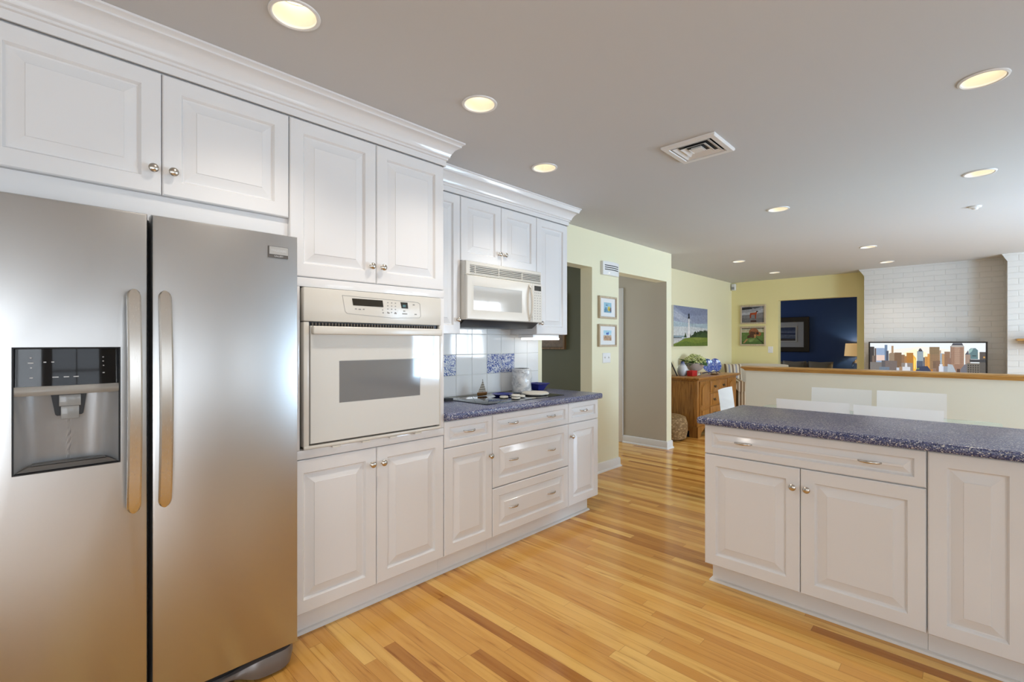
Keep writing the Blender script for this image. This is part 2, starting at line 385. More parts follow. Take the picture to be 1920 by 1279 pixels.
ROOT = {}
def rootloc(o):
    while o.parent: o = o.parent
    return ROOT.get(o.name, Vector((0, 0, 0)))
def thing(name, label, cat, loc=(0, 0, 0), rotz=0.0, group=None):
    o = bpy.data.objects.new(name, None); COL.objects.link(o); o.empty_display_size = 0.05
    o.location = loc; o.rotation_euler = (0, 0, rotz); o['label'] = label; o['category'] = cat
    if group: o['group'] = group
    ROOT[o.name] = Vector(loc)
    return o
def obj(name, mb, m, parent=None, label=None, local=False, angle=35):
    """world-coordinate builder: geometry is moved into the thing's frame"""
    if parent is not None and not local: mb.bm.transform(Matrix.Translation(-rootloc(parent)))
    me = mb.mesh(name, angle); me.materials.append(m)
    o = bpy.data.objects.new(name, me); COL.objects.link(o)
    if parent is not None: o.parent = parent
    if label: o['label'] = label
    return o
def single(name, mb, m, label, cat, loc=(0, 0, 0), group=None, local=False):
    """a thing made of one mesh"""
    if not local: mb.bm.transform(Matrix.Translation(-Vector(loc)))
    me = mb.mesh(name); me.materials.append(m)
    o = bpy.data.objects.new(name, me); COL.objects.link(o); o.location = loc
    o['label'] = label; o['category'] = cat
    if group: o['group'] = group
    ROOT[o.name] = Vector(loc)
    return o
def struct(name, mb, m, parent=None):
    o = obj(name, mb, m, parent)
    if parent is None: o['kind'] = 'structure'
    return o
def inst(name, me, parent, loc, R):
    o = bpy.data.objects.new(name, me); COL.objects.link(o); o.parent = parent
    o.location = Vector(loc) - rootloc(parent); o.rotation_euler = R.to_euler() if hasattr(R, 'to_euler') else R
    return o
def copy_tree(o, parent=None):
    c = o.copy(); COL.objects.link(c); c.parent = parent
    for ch in list(o.children): copy_tree(ch, c)
    return c
def LEFT(X0): return lambda u, v, w_: (X0 + w_, u, v)       # faces +X, u = Y
def FRONT(Y0): return lambda u, v, w_: (u, Y0 - w_, v)      # faces -Y, u = X
R_L = Matrix(((0, 0, 1), (1, 0, 0), (0, 1, 0)))             # local x->Y, y->Z, z->X
R_F = Matrix(((1, 0, 0), (0, 0, -1), (0, 1, 0)))            # local x->X, y->Z, z->-Y
def picture(name, parent, P, u0, u1, v0, v1, polys, m=None, w0=0.0, dw=0.00025, label=None):
    bm = bmesh.new(); lay = bm.loops.layers.float_color.new('picture')
    for i, (c, pts) in enumerate(polys):
        vs = [bm.verts.new(P(u0 + (u1 - u0) * a, v0 + (v1 - v0) * b, w0 + i * dw)) for a, b in pts]
        f = bm.faces.new(vs); c4 = (*lin(c), 1)
        for l in f.loops: l[lay] = c4
    n = P(0, 0, 1); o0 = P(0, 0, 0); nn = Vector(n) - Vector(o0)
    bm.normal_update()
    for f in bm.faces:
        if f.normal.dot(nn) < 0: f.normal_flip()
    bm.transform(Matrix.Translation(-rootloc(parent)))
    me = bpy.data.meshes.new(name); bm.to_mesh(me); bm.free(); me.materials.append(m or PIC)
    o = bpy.data.objects.new(name, me); COL.objects.link(o); o.parent = parent
    if label: o['label'] = label
    return o
def R4(x0, x1, y0, y1): return [(x0, y0), (x1, y0), (x1, y1), (x0, y1)]
def ell(cx, cy, rx, ry, n=20): return [(cx + rx * math.cos(2 * PI * i / n), cy + ry * math.sin(2 * PI * i / n)) for i in range(n)]
def frame4(mb, P, u0, u1, v0, v1, wd, w0, w1, lip=0.004):
    """picture frame ring"""
    t = bmesh.new(); L = []
    for (i, d) in ((0, w0), (0, w1 - lip), (lip, w1), (wd - lip, w1), (wd, w1 - lip * 2), (wd, w0)):
        L.append([t.verts.new(P(*q, d)) for q in ((u0 + i, v0 + i), (u1 - i, v0 + i), (u1 - i, v1 - i), (u0 + i, v1 - i))])
    L.append(L[0])
    for a, b in zip(L, L[1:]):
        for i in range(4):
            j = (i + 1) % 4; t.faces.new((a[i], a[j], b[j], b[i]))
    mb.merge(t); return mb

# ------------------------------------------------------------------ the setting
WX, CZ, RX, RY = -2.73, 2.44, 2.9, -1.9     # left wall face, ceiling, right wall, rear wall
LIGHTS = [
    (-1.66, 0.645, 0.083, 'recessed ceiling light cut by the top edge of the picture, over the fridge'),
    (-1.66, 1.49, 0.083, 'recessed ceiling light beside the crown moulding over the wall oven'),
    (-1.965, 2.32, 0.083, 'recessed ceiling light in front of the cabinets over the microwave'),
    (0.03, 2.835, 0.083, 'recessed ceiling light at the right edge, nearest over the island'),
    (0.03, 4.385, 0.083, 'recessed ceiling light over the right end of the dining table'),
    (-1.17, 4.40, 0.083, 'recessed ceiling light over the left end of the dining table'),
    (-2.31, 6.84, 0.083, 'small recessed ceiling light above the oak chest, left of its row'),
    (-2.27, 8.32, 0.083, 'small recessed ceiling light closest to the opening into the navy room'),
    (-0.88, 6.86, 0.083, 'small recessed ceiling light between dining table and brick wall, left of two'),
    (-0.86, 8.315, 0.083, 'small recessed ceiling light right in front of the white brick wall'),
]
def plane_with_holes(x0, x1, y0, y1, z, holes, n=32):
    t = bmesh.new(); vs = [t.verts.new((a, b, z)) for a, b in ((x0, y0), (x1, y0), (x1, y1), (x0, y1))]
    ed = [t.edges.new((vs[i], vs[(i + 1) % 4])) for i in range(4)]
    for (cx, cy, r) in holes:
        c = [t.verts.new((cx + r * math.cos(2 * PI * k / n), cy + r * math.sin(2 * PI * k / n), z)) for k in range(n)]
        ed += [t.edges.new((c[k], c[(k + 1) % n])) for k in range(n)]
    bmesh.ops.triangle_fill(t, edges=ed, use_beauty=True, use_dissolve=False)
    for f in t.faces:
        f.normal_update()
        if f.normal.z > 0: f.normal_flip()
    return t
mb = MB(); mb.bm = plane_with_holes(-5.2, RX + 0.3, RY - 0.3, 11.3, CZ, [(x, y, r - 0.012) for x, y, r, _ in LIGHTS])
struct('ceiling', mb, CEIL)
struct('floor', MB().box(-5.2, RX + 0.3, RY - 0.3, 11.3, -0.05, 0.0), FLOOR)

# left wall with pass-through, pillar and hall doorway
m_ = MB()
m_.box(WX - 0.14, WX, RY, 3.187, 0, CZ)
m_.box(WX - 0.14, WX, 3.187, 3.955, 2.076, CZ)
m_.box(WX - 0.14, WX, 3.955, 4.452, 0, CZ)
m_.box(WX - 0.14, WX, 4.452, 5.563, 2.08, CZ)
struct('wall_left', m_, YEL)
struct('wall_divider', MB().box(-2.87, WX, 5.563, 5.69, 0, CZ), YEL)
# hall behind the doorway
struct('wall_hall', MB().box(-4.9, -2.87, 5.563, 5.69, 0, CZ).box(-5.0, -4.9, 4.1, 5.69, 0, CZ).box(-2.8695, -2.733, 5.5605, 5.563, 0, 2.08), HALL)
struct('wall_green', MB().box(-4.9, -2.87, 3.957, 4.1, 0, CZ).box(-5.0, -4.9, 1.6, 4.1, 0, CZ).box(-5.0, -2.87, 1.5, 1.6, 0, CZ), GRN)
struct('trim_1', MB().box(-3.43, -3.34, 5.545, 5.563, 0, 2.05, 0.004), TRIMW)
# family room
struct('wall_family', MB().box(-3.39, -3.25, 5.69, 9.40, 0, CZ), YELF)
m_ = MB()
m_.box(-3.25, -2.463, 9.25, 9.40, 0, CZ).box(-2.463, -1.329, 9.25, 9.40, 2.065, CZ).box(-1.329, -1.195, 9.25, 9.40, 0, CZ)
struct('wall_back', m_, YELB)
m_ = MB().box(-1.195, 0.306, 8.93, 9.40, 0, CZ).box(0.306, RX, 8.59, 9.40, 0, CZ)
PF = FRONT(8.93); m_.prism(PF, [(-1.196, 2.34), (-1.196, 2.4395), (-1.262, 2.4395)], -0.05, 0.0)
PF = FRONT(8.59); m_.prism(PF, [(0.307, 2.34), (0.307, 2.4395), (0.255, 2.4395)], -0.05, 0.0)
struct('wall_brick', m_, BRICK)
# navy room
struct('wall_navy', MB().box(-5.0, -0.6, 11.0, 11.1, 0, CZ).box(-0.7, -0.6, 9.40, 11.0, 0, CZ).box(-5.0, -4.9, 9.4, 11.0, 0, CZ).box(-4.9, -3.39, 9.40, 9.45, 0, CZ), BLU)
# right and rear walls with their windows
WINS_R = [(-1.65, -0.35, 0.1, 2.1), (-0.15, 1.25, 1.0, 2.1), (1.95, 2.95, 1.0, 2.1), (4.80, 6.30, 0.12, 2.1), (6.62, 7.72, 0.7, 2.28)]  # first opening is an unseen addition that lets light onto the lower doors
m_ = MB(); y = RY
for (a, b, z0, z1) in WINS_R:
    m_.box(RX, RX + 0.14, y, a, 0, CZ); m_.box(RX, RX + 0.14, a, b, 0, z0); m_.box(RX, RX + 0.14, a, b, z1, CZ); y = b
m_.box(RX, RX + 0.14, y, 9.4, 0, CZ)
struct('wall_right', m_, OFFW)
m_ = MB(); m_.box(-2.87, -0.6, RY - 0.14, RY, 0, CZ).box(1.2, RX, RY - 0.14, RY, 0, CZ).box(-0.6, 1.2, RY - 0.14, RY, 0, 0.85).box(-0.6, 1.2, RY - 0.14, RY, 2.1, CZ)
struct('wall_rear', m_, OFFW)
def window(name, P, u0, u1, v0, v1, nu, nv):
    f = MB(); frame4(f, P, u0 - 0.07, u1 + 0.07, v0 - 0.07, v1 + 0.07, 0.07, 0.0, 0.02)
    frame4(f, P, u0, u1, v0, v1, 0.045, -0.09, -0.03)
    for i in range(1, nu): u = u0 + (u1 - u0) * i / nu; f.prism(P, R4(u - 0.016, u + 0.016, v0, v1), -0.075, -0.045)
    for i in range(1, nv): v = v0 + (v1 - v0) * i / nv; f.prism(P, R4(u0, u1, v - 0.012, v + 0.012), -0.074, -0.046)
    o = struct(name, f, TRIMW)
    g = MB().prism(P, R4(u0, u1, v0, v1), -0.062, -0.058); obj('pane', g, PANE, o)
PR = lambda u, v, w_: (RX - w_, u, v)
for i, (a, b, z0, z1) in enumerate(WINS_R): window('window_%d' % (i + 1), PR, a, b, z0, z1, 2 if i != 3 else 3, 2)
window('window_6', lambda u, v, w_: (u, RY + w_, v), -0.6, 1.2, 0.85, 2.1, 3, 2)

# made-up window frames around the fill lights added in the side rooms
for k, (P_, u0, u1, v0, v1) in enumerate(((LEFT(-4.9), 4.38, 5.32, 0.63, 2.17), (LEFT(-4.9), 2.18, 3.42, 0.63, 2.17), (LEFT(-4.9), 9.68, 10.72, 0.83, 2.17))):
    struct('window_%d' % (k + 7), frame4(MB(), P_, u0 - 0.07, u1 + 0.07, v0 - 0.07, v1 + 0.07, 0.07, 0.0005, 0.03), TRIMW)
# baseboards with quarter round
BB = [(0, 0), (0.026, 0), (0.025, 0.008), (0.020, 0.016), (0.015, 0.019), (0.013, 0.085), (0.008, 0.095), (0, 0.098)]
m_ = MB().sweep(BB, [lambda w_: (WX + w_, 3.16), lambda w_: (WX + w_, 4.452 + w_), lambda w_: (WX - 0.10, 4.452 + w_)])
struct('baseboard_left', m_, TRIMW)
m_ = MB().sweep(BB, [lambda w_: (-3.34, 5.5605 - w_), lambda w_: (WX + w_, 5.5605 - w_), lambda w_: (WX + w_, 5.69 + w_), lambda w_: (-3.20, 5.69 + w_)])
struct('baseboard_hall', m_, TRIMW)
m_ = MB().sweep(BB, [lambda w_: (-3.25 + w_, 5.72), lambda w_: (-3.25 + w_, 9.25 - w_), lambda w_: (-2.47, 9.25 - w_)])
struct('baseboard_family', m_, TRIMW)
# half wall between dining corner and family room, with its oak cap
struct('wall_half', MB().box(-1.83, RX, 5.65, 5.77, 0, 1.012), CREAMW)
CAP = [(-0.06, 1.012), (0.012, 1.012), (0.016, 1.022), (0.026, 1.030), (0.030, 1.034), (0.040, 1.036), (0.045, 1.044), (0.043, 1.053), (0.034, 1.058), (-0.06, 1.058)]
m_ = MB().sweep(CAP, [lambda w_: (RX, 5.65 - w_), lambda w_: (-1.83 - w_, 5.65 - w_), lambda w_: (-1.83 - w_, 5.77 + w_), lambda w_: (RX, 5.77 + w_)])
m_.box(-1.80, RX, 5.66, 5.76, 1.013, 1.0575)
struct('trim_2', m_, OAKCAP)
struct('baseboard_half', MB().sweep(BB, [lambda w_: (-1.83 - w_, 5.77), lambda w_: (-1.83 - w_, 5.65 - w_), lambda w_: (RX, 5.65 - w_)]), TRIMW)

# tiled backsplash
tp = 0.1545
def tile_grid():
    g = MB(); d = []
    us = [2.213 + tp * k for k in range(-4, 7)]
    vs = [0.9265, 1.079, 1.2325, 1.386, 1.535]
    blue = {(2.213 - tp, 1), (2.213 + 2 * tp, 1), (2.213 + 3 * tp, 1)}
    P = LEFT(WX)
    for i in range(len(us) - 1):
        for j in range(len(vs) - 1):
            u0, u1, v0, v1 = us[i] + 0.0015, us[i + 1] - 0.0015, vs[j] + 0.0015, vs[j + 1] - 0.0015
            u1 = min(u1, 3.13)
            lo = [(u0, u1, v0, v1, 0.0), (u0, u1, v0, v1, 0.006), (u0 + 0.002, u1 - 0.002, v0 + 0.002, v1 - 0.002, 0.008)]
            key = next((b for b in blue if abs(b[0] - us[i]) < 1e-3 and b[1] == j), None)
            if key: d.append((u0, u1, v0, v1))
            else: g.rects(P, lo)
    return g, d
g, dec = tile_grid()
bs = struct('wall_backsplash', g, TILE)
obj('grout', MB().prism(LEFT(WX), R4(2.213 - 4 * tp, 3.131, 0.925, 1.536), 0.0, 0.005), GROUT, bs)
for (u0, u1, v0, v1) in dec:
    obj('decorative_tile', MB().rects(LEFT(WX), [(u0, u1, v0, v1, 0.0), (u0, u1, v0, v1, 0.006), (u0 + 0.002, u1 - 0.002, v0 + 0.002, v1 - 0.002, 0.0085)]), DELFT, bs, label='blue and white patterned tile')

# ------------------------------------------------------------------ knobs, pulls, cabinets
KNOB = MB().lathe([(0.0095, 0), (0.0095, 0.003), (0.006, 0.005), (0.0055, 0.013), (0.010, 0.016), (0.0155, 0.0205), (0.0158, 0.024), (0.012, 0.0285), (0.005, 0.0305), (0.001, 0.031)], n=24).mesh('knob')
KNOB.materials.append(NICKEL)
def pull_mesh():
    m_ = MB(); pts = []
    for i in range(17):
        a = i / 16; pts.append((-0.043 + 0.086 * a, 0, 0.004 + 0.022 * math.sin(PI * a) ** 0.55))
    m_.tube(pts, [0.0032 + 0.0016 * math.sin(PI * i / 16) for i in range(17)], 10, (1.25, 0.8))
    for sx in (-0.043, 0.043): m_.lathe([(0.0075, 0), (0.0075, 0.003), (0.005, 0.006)], sx, 0, 0, 16)
    me = m_.mesh('pull_handle'); me.materials.append(NICKEL); return me
PULL = pull_mesh()
G = 0.0016
def door(parent, name, P, R, u0, u1, v0, v1, knob=None, pulls=(), T=0.02, m=CAB, frame=0.058):
    d = obj(name, MB().panel(P, u0 + G, u1 - G, v0 + G, v1 - G, T, frame), m, parent, angle=4)
    if knob: inst('knob', KNOB, d, P(knob[0], knob[1], T - 0.0005), R)
    for (u, v) in pulls: inst('pull_handle', PULL, d, P(u, v, T - 0.0075), R)
    return d
XD = -2.13; XC = XD - 0.02; PD = LEFT(XC)
XU = -2.434; PU = LEFT(XU - 0.02)
# 1 over the fridge
t = thing('overhead_cabinet', 'white two-door cabinet above the stainless refrigerator', 'cabinet', (-2.44, 0.35, 1.85))
obj('body', MB().box(WX + 0.001, XC, -0.30, 0.8045, 1.862, 2.4395), CAB, t)
obj('filler_panel', MB().box(XC - 0.02, XC - 0.001, -0.30, 0.8045, 1.765, 1.861), CAB, t)
door(t, 'door', PD, R_L, -0.105, 0.3535, 1.861, 2.308, (0.326, 1.949))
door(t, 'door', PD, R_L, 0.3535, 0.804, 1.861, 2.308, (0.386, 1.949))
door(t, 'door', PD, R_L, -0.30, -0.105, 1.861, 2.308)
# 2 tall oven cabinet
t = thing('oven_cabinet', 'tall white cabinet housing the wall oven, right of the refrigerator', 'cabinet', (-2.44, 1.225, 0))
m_ = MB().box(WX + 0.001, XC, 0.8055, 1.6445, 0.115, 0.843).box(WX + 0.001, XC, 0.8055, 1.6445, 1.571, 2.4395)
m_.box(WX + 0.001, XC, 0.8055, 0.85, 0.843, 1.571).box(WX + 0.001, XC, 1.613, 1.6445, 0.843, 1.571).box(WX + 0.001, WX + 0.02, 0.85, 1.613, 0.843, 1.571)
obj('body', m_, CAB, t)
obj('face_rail', MB().box(XC, XD - 0.001, 0.8055, 1.6445, 1.5705, 1.6115, 0.002), CAB, t)
obj('face_rail', MB().box(XC, XD - 0.001, 0.8055, 1.6445, 0.803, 0.8425, 0.002), CAB, t)
obj('face_stile', MB().box(XC, XD - 0.001, 0.8055, 0.850, 0.8435, 1.570, 0.002), CAB, t)
obj('face_stile', MB().box(XC, XD - 0.001, 1.614, 1.6445, 0.8435, 1.570, 0.002), CAB, t)
door(t, 'door', PD, R_L, 0.8055, 1.2245, 1.613, 2.308, (1.194, 1.697))
door(t, 'door', PD, R_L, 1.2245, 1.6445, 1.613, 2.308, (1.255, 1.697))
door(t, 'door', PD, R_L, 0.8055, 1.2265, 0.116, 0.801, (1.197, 0.722))
door(t, 'door', PD, R_L, 1.2265, 1.6445, 0.116, 0.801, (1.257, 0.720))
obj('toe_kick', MB().box(-2.30, -2.19, 0.8055, 1.6445, 0.001, 0.1145), CAB, t)
# 3..5 base cabinets
def base(name, label, y0, y1):
    t = thing(name, label, 'cabinet', (-2.44, (y0 + y1) / 2, 0))
    obj('body', MB().box(WX + 0.001, XC, y0, y1, 0.115, 0.8795), CAB, t)
    obj('toe_kick', MB().box(-2.30, -2.19, y0, min(y1, 3.105), 0.001, 0.1145), CAB, t)
    return t
t = base('base_cabinet', 'narrow white base cabinet between the wall oven and the wide drawers', 1.6455, 2.0205)
door(t, 'drawer', PD, R_L, 1.6465, 2.0205, 0.7255, 0.877, None, [(1.834, 0.803)], frame=0.04)
door(t, 'door', PD, R_L, 1.6465, 2.0205, 0.116, 0.7235, (1.996, 0.627))
t = base('drawer_cabinet', 'wide white three-drawer base cabinet under the black cooktop', 2.0215, 2.7865)
for (a, b) in ((0.7255, 0.877), (0.4185, 0.7235), (0.116, 0.4165)):
    zc = {0.7255: 0.805, 0.4185: 0.571, 0.116: 0.268}[a]
    door(t, 'drawer', PD, R_L, 2.0215, 2.7865, a, b, None, [(2.208, zc), (2.592, zc)], frame=0.04 if b - a < 0.2 else 0.052)
t = base('base_cabinet', 'narrow white base cabinet at the far end below the counter overhang', 2.7875, 3.17)
door(t, 'drawer', PD, R_L, 2.7875, 3.17, 0.7255, 0.877, None, [(2.979, 0.807)], frame=0.04)
door(t, 'door', PD, R_L, 2.7875, 3.17, 0.116, 0.7235, (2.817, 0.631))
QR = [(0, 0), (0.015, 0), (0.0135, 0.008), (0.009, 0.014), (0, 0.017)]
struct('trim_3', MB().sweep(QR, [lambda w_: (-2.19 + w_, 0.8), lambda w_: (-2.19 + w_, 3.105 + w_), lambda w_: (-2.70, 3.105 + w_)]), TRIMW)
# 6 upper cabinets
t = thing('overhead_cabinet', 'narrow white wall cabinet left of the microwave, beside the tall oven cabinet', 'cabinet', (-2.58, 1.83, 1.38))
obj('body', MB().box(WX + 0.001, XU - 0.02, 1.6455, 2.0165, 1.377, 2.4395), CAB, t)
door(t, 'door', PU, R_L, 1.6465, 2.0165, 1.376, 2.296, (1.989, 1.472))
t = thing('overhead_cabinet', 'short white two-door cabinet directly above the microwave', 'cabinet', (-2.58, 2.398, 1.86))
obj('body', MB().box(WX + 0.001, XU - 0.02, 2.0175, 2.7785, 1.866, 2.4395), CAB, t)
door(t, 'door', PU, R_L, 2.0175, 2.3945, 1.866, 2.296, (2.368, 1.952))
door(t, 'door', PU, R_L, 2.3945, 2.7785, 1.866, 2.296, (2.424, 1.952))
t = thing('overhead_cabinet', 'narrow white wall cabinet right of the microwave, last before the yellow wall', 'cabinet', (-2.58, 2.975, 1.38))
obj('body', MB().box(WX + 0.001, XU - 0.02, 2.7795, 3.17, 1.387, 2.4395), CAB, t)
door(t, 'door', PU, R_L, 2.7795, 3.17, 1.387, 2.296, (2.823, 1.474))
# crown
def crown(z0):
    k = CZ - 0.0005
    return [(0.0005, z0), (0.008, z0), (0.008, z0 + 0.030), (0.016, z0 + 0.033), (0.016, z0 + 0.042), (0.024, z0 + 0.047), (0.026, z0 + 0.058), (0.032, z0 + 0.070), (0.044, z0 + 0.088), (0.060, z0 + 0.101), (0.070, z0 + 0.104), (0.070, z0 + 0.111), (0.079, k - 0.010), (0.085, k - 0.008), (0.085, k), (0.0005, k)]
single('crown_moulding', MB().sweep(crown(2.310), [lambda w_: (XD + w_, -0.34), lambda w_: (XD + w_, 1.6455 + w_), lambda w_: (XU - 0.015, 1.6455 + w_)]), CAB,
       'glossy white crown moulding above the fridge and oven cabinets', 'moulding', (XD, 0.65, 2.31))
single('crown_moulding', MB().sweep(crown(2.298), [lambda w_: (XU + w_, 1.736), lambda w_: (XU + w_, 3.1715 + w_), lambda w_: (WX + 0.002, 3.1715 + w_)]), CAB,
       'glossy white crown moulding above the microwave cabinets', 'moulding', (XU, 2.4, 2.30))
# counter
def counter(mb, x0, x1, y0, y1, z0, z1, r=0.012):
    return mb.box(x0, x1, y0, y1, z0, z1, r, 3)
single('countertop', counter(MB(), WX + 0.010, -2.10, 1.6465, 3.195, 0.8805, 0.9235), COUNTER, 'blue speckled laminate countertop with the cooktop, against the tiled wall', 'countertop', (-2.42, 2.42, 0.8805))

# ------------------------------------------------------------------ refrigerator
XF = -1.99
t = thing('refrigerator', 'stainless steel side-by-side refrigerator with ice dispenser', 'refrigerator', (-2.35, 0.335, 0))
obj('body', MB().box(-2.70, XF - 0.066, -0.115, 0.782, 0.02, 1.742, 0.004), BLACK, t)
PFR = LEFT(XF - 0.06)
def plain_door(u0, u1, v0, v1, hole=None, T=0.06):
    m_ = MB()
    lo = [(u0, u1, v0, v1, 0), (u0, u1, v0, v1, T - 0.010), (u0 + 0.003, u1 - 0.003, v0 + 0.003, v1 - 0.003, T - 0.003), (u0 + 0.010, u1 - 0.010, v0 + 0.010, v1 - 0.010, T)]
    if hole:
        h = hole
        lo += [(*h, T), (h[0] + 0.002, h[1] - 0.002, h[2] + 0.002, h[3] - 0.002, T - 0.003), (h[0] + 0.002, h[1] - 0.002, h[2] + 0.002, h[3] - 0.002, 0.002)]
    m_.rects(PFR, lo); return m_
fz = obj('door', plain_door(-0.12, 0.2915, 0.092, 1.755, (-0.024, 0.2205, 0.932, 1.307)), STEEL, t, label='stainless freezer door with dispenser')
rf = obj('door', plain_door(0.3025, 0.787, 0.092, 1.755), STEEL, t, label='wider plain stainless door')
def fr_handle(y):
    m_ = MB(); bm = bmesh.new(); n = 40; rings = []
    for i in range(n + 1):
        a = 0.5 - 0.5 * math.cos(PI * i / n); z = 0.765 + (1.496 - 0.765) * a
        e = min(1, min(a, 1 - a) / 0.035); e = math.sqrt(max(0.0, 1 - (1 - e) ** 2)) if e < 1 else 1
        hw = 0.0185 * max(e, 0.22); bow = 0.018 + 0.034 * math.sin(PI * a) ** 0.8; th = 0.014
        x = XF + bow
        sec = [(-hw, 0), (-hw, th * 0.75), (-hw * 0.75, th), (hw * 0.75, th), (hw, th * 0.75), (hw, 0)]
        rings.append([bm.verts.new((x + b, y + u, z)) for u, b in sec])
    for a, b in zip(rings, rings[1:]):
        for i in range(6):
            j = (i + 1) % 6; bm.faces.new((a[i], a[j], b[j], b[i]))
    bm.faces.new(rings[0]); bm.faces.new(rings[-1]); m_.merge(bm)
    for z in (0.80, 1.46): m_.box(XF - 0.0005, XF + 0.026, y - 0.011, y + 0.011, z - 0.014, z + 0.014, 0.003)
    return m_
obj('handle', fr_handle(0.2505), STEELH, fz); obj('handle', fr_handle(0.3335), STEELH, rf)
# dispenser
d = thing('x', 'x', 'x') if False else None
dp = obj('dispenser', frame4(MB(), LEFT(XF), -0.0235, 0.2200, 0.9325, 1.3065, 0.004, -0.05, 0.0015, 0.001), BLACK, fz, label='ice and water dispenser')
def disp_panel():
    def f(a, b):  # slightly bowed glossy panel
        return (XF - 0.012 - 0.006 * (2 * a - 1) ** 2 + 0.006 * (1 - b), -0.0195 + 0.2355 * a, 1.190 + 0.1125 * b)
    return MB().grid(f, 24, 6, 0.004)
obj('control_panel', disp_panel(), BLKGL, dp)
def strip(a, b): return (XF + 0.004 + 0.007 * math.sin(PI * b) - 0.010 * (2 * a - 1) ** 2, -0.0195 + 0.2355 * a, 1.163 + 0.027 * b)
obj('silver_strip', MB().grid(strip, 24, 8, 0.006), mat('glossy_silver', (0.64, 0.61, 0.56), 0.14, metal=0.0), dp)
def cav(a, b):  # curved cavity back
    u = 2 * a - 1; dpt = 0.048 * (1 - abs(u) ** 4.0)
    return (XF - 0.006 - dpt * (0.75 + 0.25 * (1 - b)), -0.0195 + 0.2355 * a, 0.937 + 0.228 * b)
obj('cavity', MB().grid(cav, 40, 10, 0.001), mat('cavity_steel', (0.66, 0.66, 0.66), 0.25, metal=0.4), dp)
m_ = MB().prism(LEFT(XF), [(0.058, 1.164), (0.140, 1.164), (0.132, 1.100), (0.128, 1.096), (0.072, 1.096), (0.068, 1.100)], -0.052, -0.024)
obj('ice_chute', m_, BLACK, dp)
obj('paddle', MB().box(XF - 0.024, XF - 0.018, 0.080, 0.122, 1.085, 1.125, 0.002).box(XF - 0.024, XF - 0.0175, 0.076, 0.126, 1.125, 1.160, 0.002), mat('smoked_plastic', (0.30, 0.30, 0.29), 0.15), dp)
obj('drip_tray', MB().prism(LEFT(XF), [(-0.017, 0.938), (0.214, 0.938), (0.190, 0.952), (0.010, 0.952)], -0.050, -0.006).prism(LEFT(XF), [(0.015, 0.953), (0.185, 0.953), (0.180, 0.956), (0.02, 0.956)], -0.045, -0.014), DGREY, dp)
m_ = MB()
for (u, v, ww) in ((0.015, 1.275, 0.004), (0.015, 1.26, 0.012), (0.016, 1.246, 0.004), (0.016, 1.216, 0.007), (0.045, 1.262, 0.006), (0.062, 1.262, 0.006), (0.068, 1.216, 0.014), (0.092, 1.216, 0.012), (0.114, 1.216, 0.012), (0.178, 1.275, 0.003), (0.178, 1.262, 0.003), (0.179, 1.248, 0.003), (0.179, 1.225, 0.005)):
    obj('panel_mark', MB().prism(LEFT(XF), R4(u - ww / 2, u + ww / 2, v - 0.0014, v + 0.0014), -0.0125, -0.0062), WMARK, dp)
# badge with lettering
def text_mesh(s, size, P, u, v, wd, m, parent, name, squeeze=1.0):
    c = bpy.data.curves.new(name, 'FONT'); c.body = s; c.size = size; c.align_x = 'CENTER'; c.align_y = 'CENTER'; c.extrude = 0.0002
    o = bpy.data.objects.new(name, c); COL.objects.link(o)
    me = bpy.data.meshes.new_from_object(o.evaluated_get(bpy.context.evaluated_depsgraph_get()))
    bpy.data.objects.remove(o); bpy.data.curves.remove(c)
    for vv in me.vertices: vv.co = Vector(P(u + vv.co.x * squeeze, v + vv.co.y, wd + vv.co.z)) - rootloc(parent)
    me.materials.clear(); me.materials.append(m); o = bpy.data.objects.new(name, me); COL.objects.link(o); o.parent = parent
    return o
bd = obj('badge', MB().prism(LEFT(XF), R4(0.671, 0.746, 1.658, 1.703), -0.0005, 0.003), DGREY, rf)
obj('badge_plate', MB().prism(LEFT(XF), R4(0.6745, 0.745, 1.671, 1.7015), 0.003, 0.0042), SILVERP, bd)
text_mesh('FRIGIDAIRE', 0.0135, LEFT(XF), 0.710, 1.686, 0.0045, WMARK, bd, 'badge_lettering', 0.86)
text_mesh('GALLERY', 0.0085, LEFT(XF), 0.710, 1.6645, 0.0033, WMARK, bd, 'badge_lettering')
obj('base_grille', MB().box(-2.10, XF - 0.045, -0.11, 0.765, 0.022, 0.084, 0.003), BLACK, t)
def foot():
    m_ = MB(); bm = bmesh.new(); rings = []
    for i in range(25):
        a = i / 24; y = 0.30 + 0.478 * a; k = 1 / (1 + math.exp(-(a - 0.62) * 26)); e = math.sqrt(max(0.02, 1 - max(0, (a - 0.86) / 0.14) ** 2))
        zt = 0.056 + 0.026 * k; zb = 0.040 - 0.030 * k * e; xo = XF - 0.040 + (0.016 + 0.030 * k) * e
        rings.append([bm.verts.new(p) for p in ((XF - 0.06, y, zb), (xo - 0.006, y, zb), (xo, y, zb + (zt - zb) * 0.3), (xo, y, zt - (zt - zb) * 0.25), (xo - 0.006, y, zt), (XF - 0.06, y, zt))])
    for a, b in zip(rings, rings[1:]):
        for i in range(6):
            j = (i + 1) % 6; bm.faces.new((a[i], a[j], b[j], b[i]))
    bm.faces.new(rings[0]); bm.faces.new(rings[-1]); m_.merge(bm); return m_
obj('foot_cover', foot(), mat('grey_foot_plastic', (0.20, 0.18, 0.17), 0.3, metal=0.3), t)
obj('leveling_foot', MB().lathe([(0.02, 0.0005), (0.02, 0.012), (0.008, 0.014), (0.008, 0.03)], -2.12, 0.70, 0), DGREY, t)
obj('leveling_foot', MB().lathe([(0.02, 0.0005), (0.02, 0.012), (0.008, 0.014), (0.008, 0.03)], -2.12, -0.05, 0), DGREY, t)

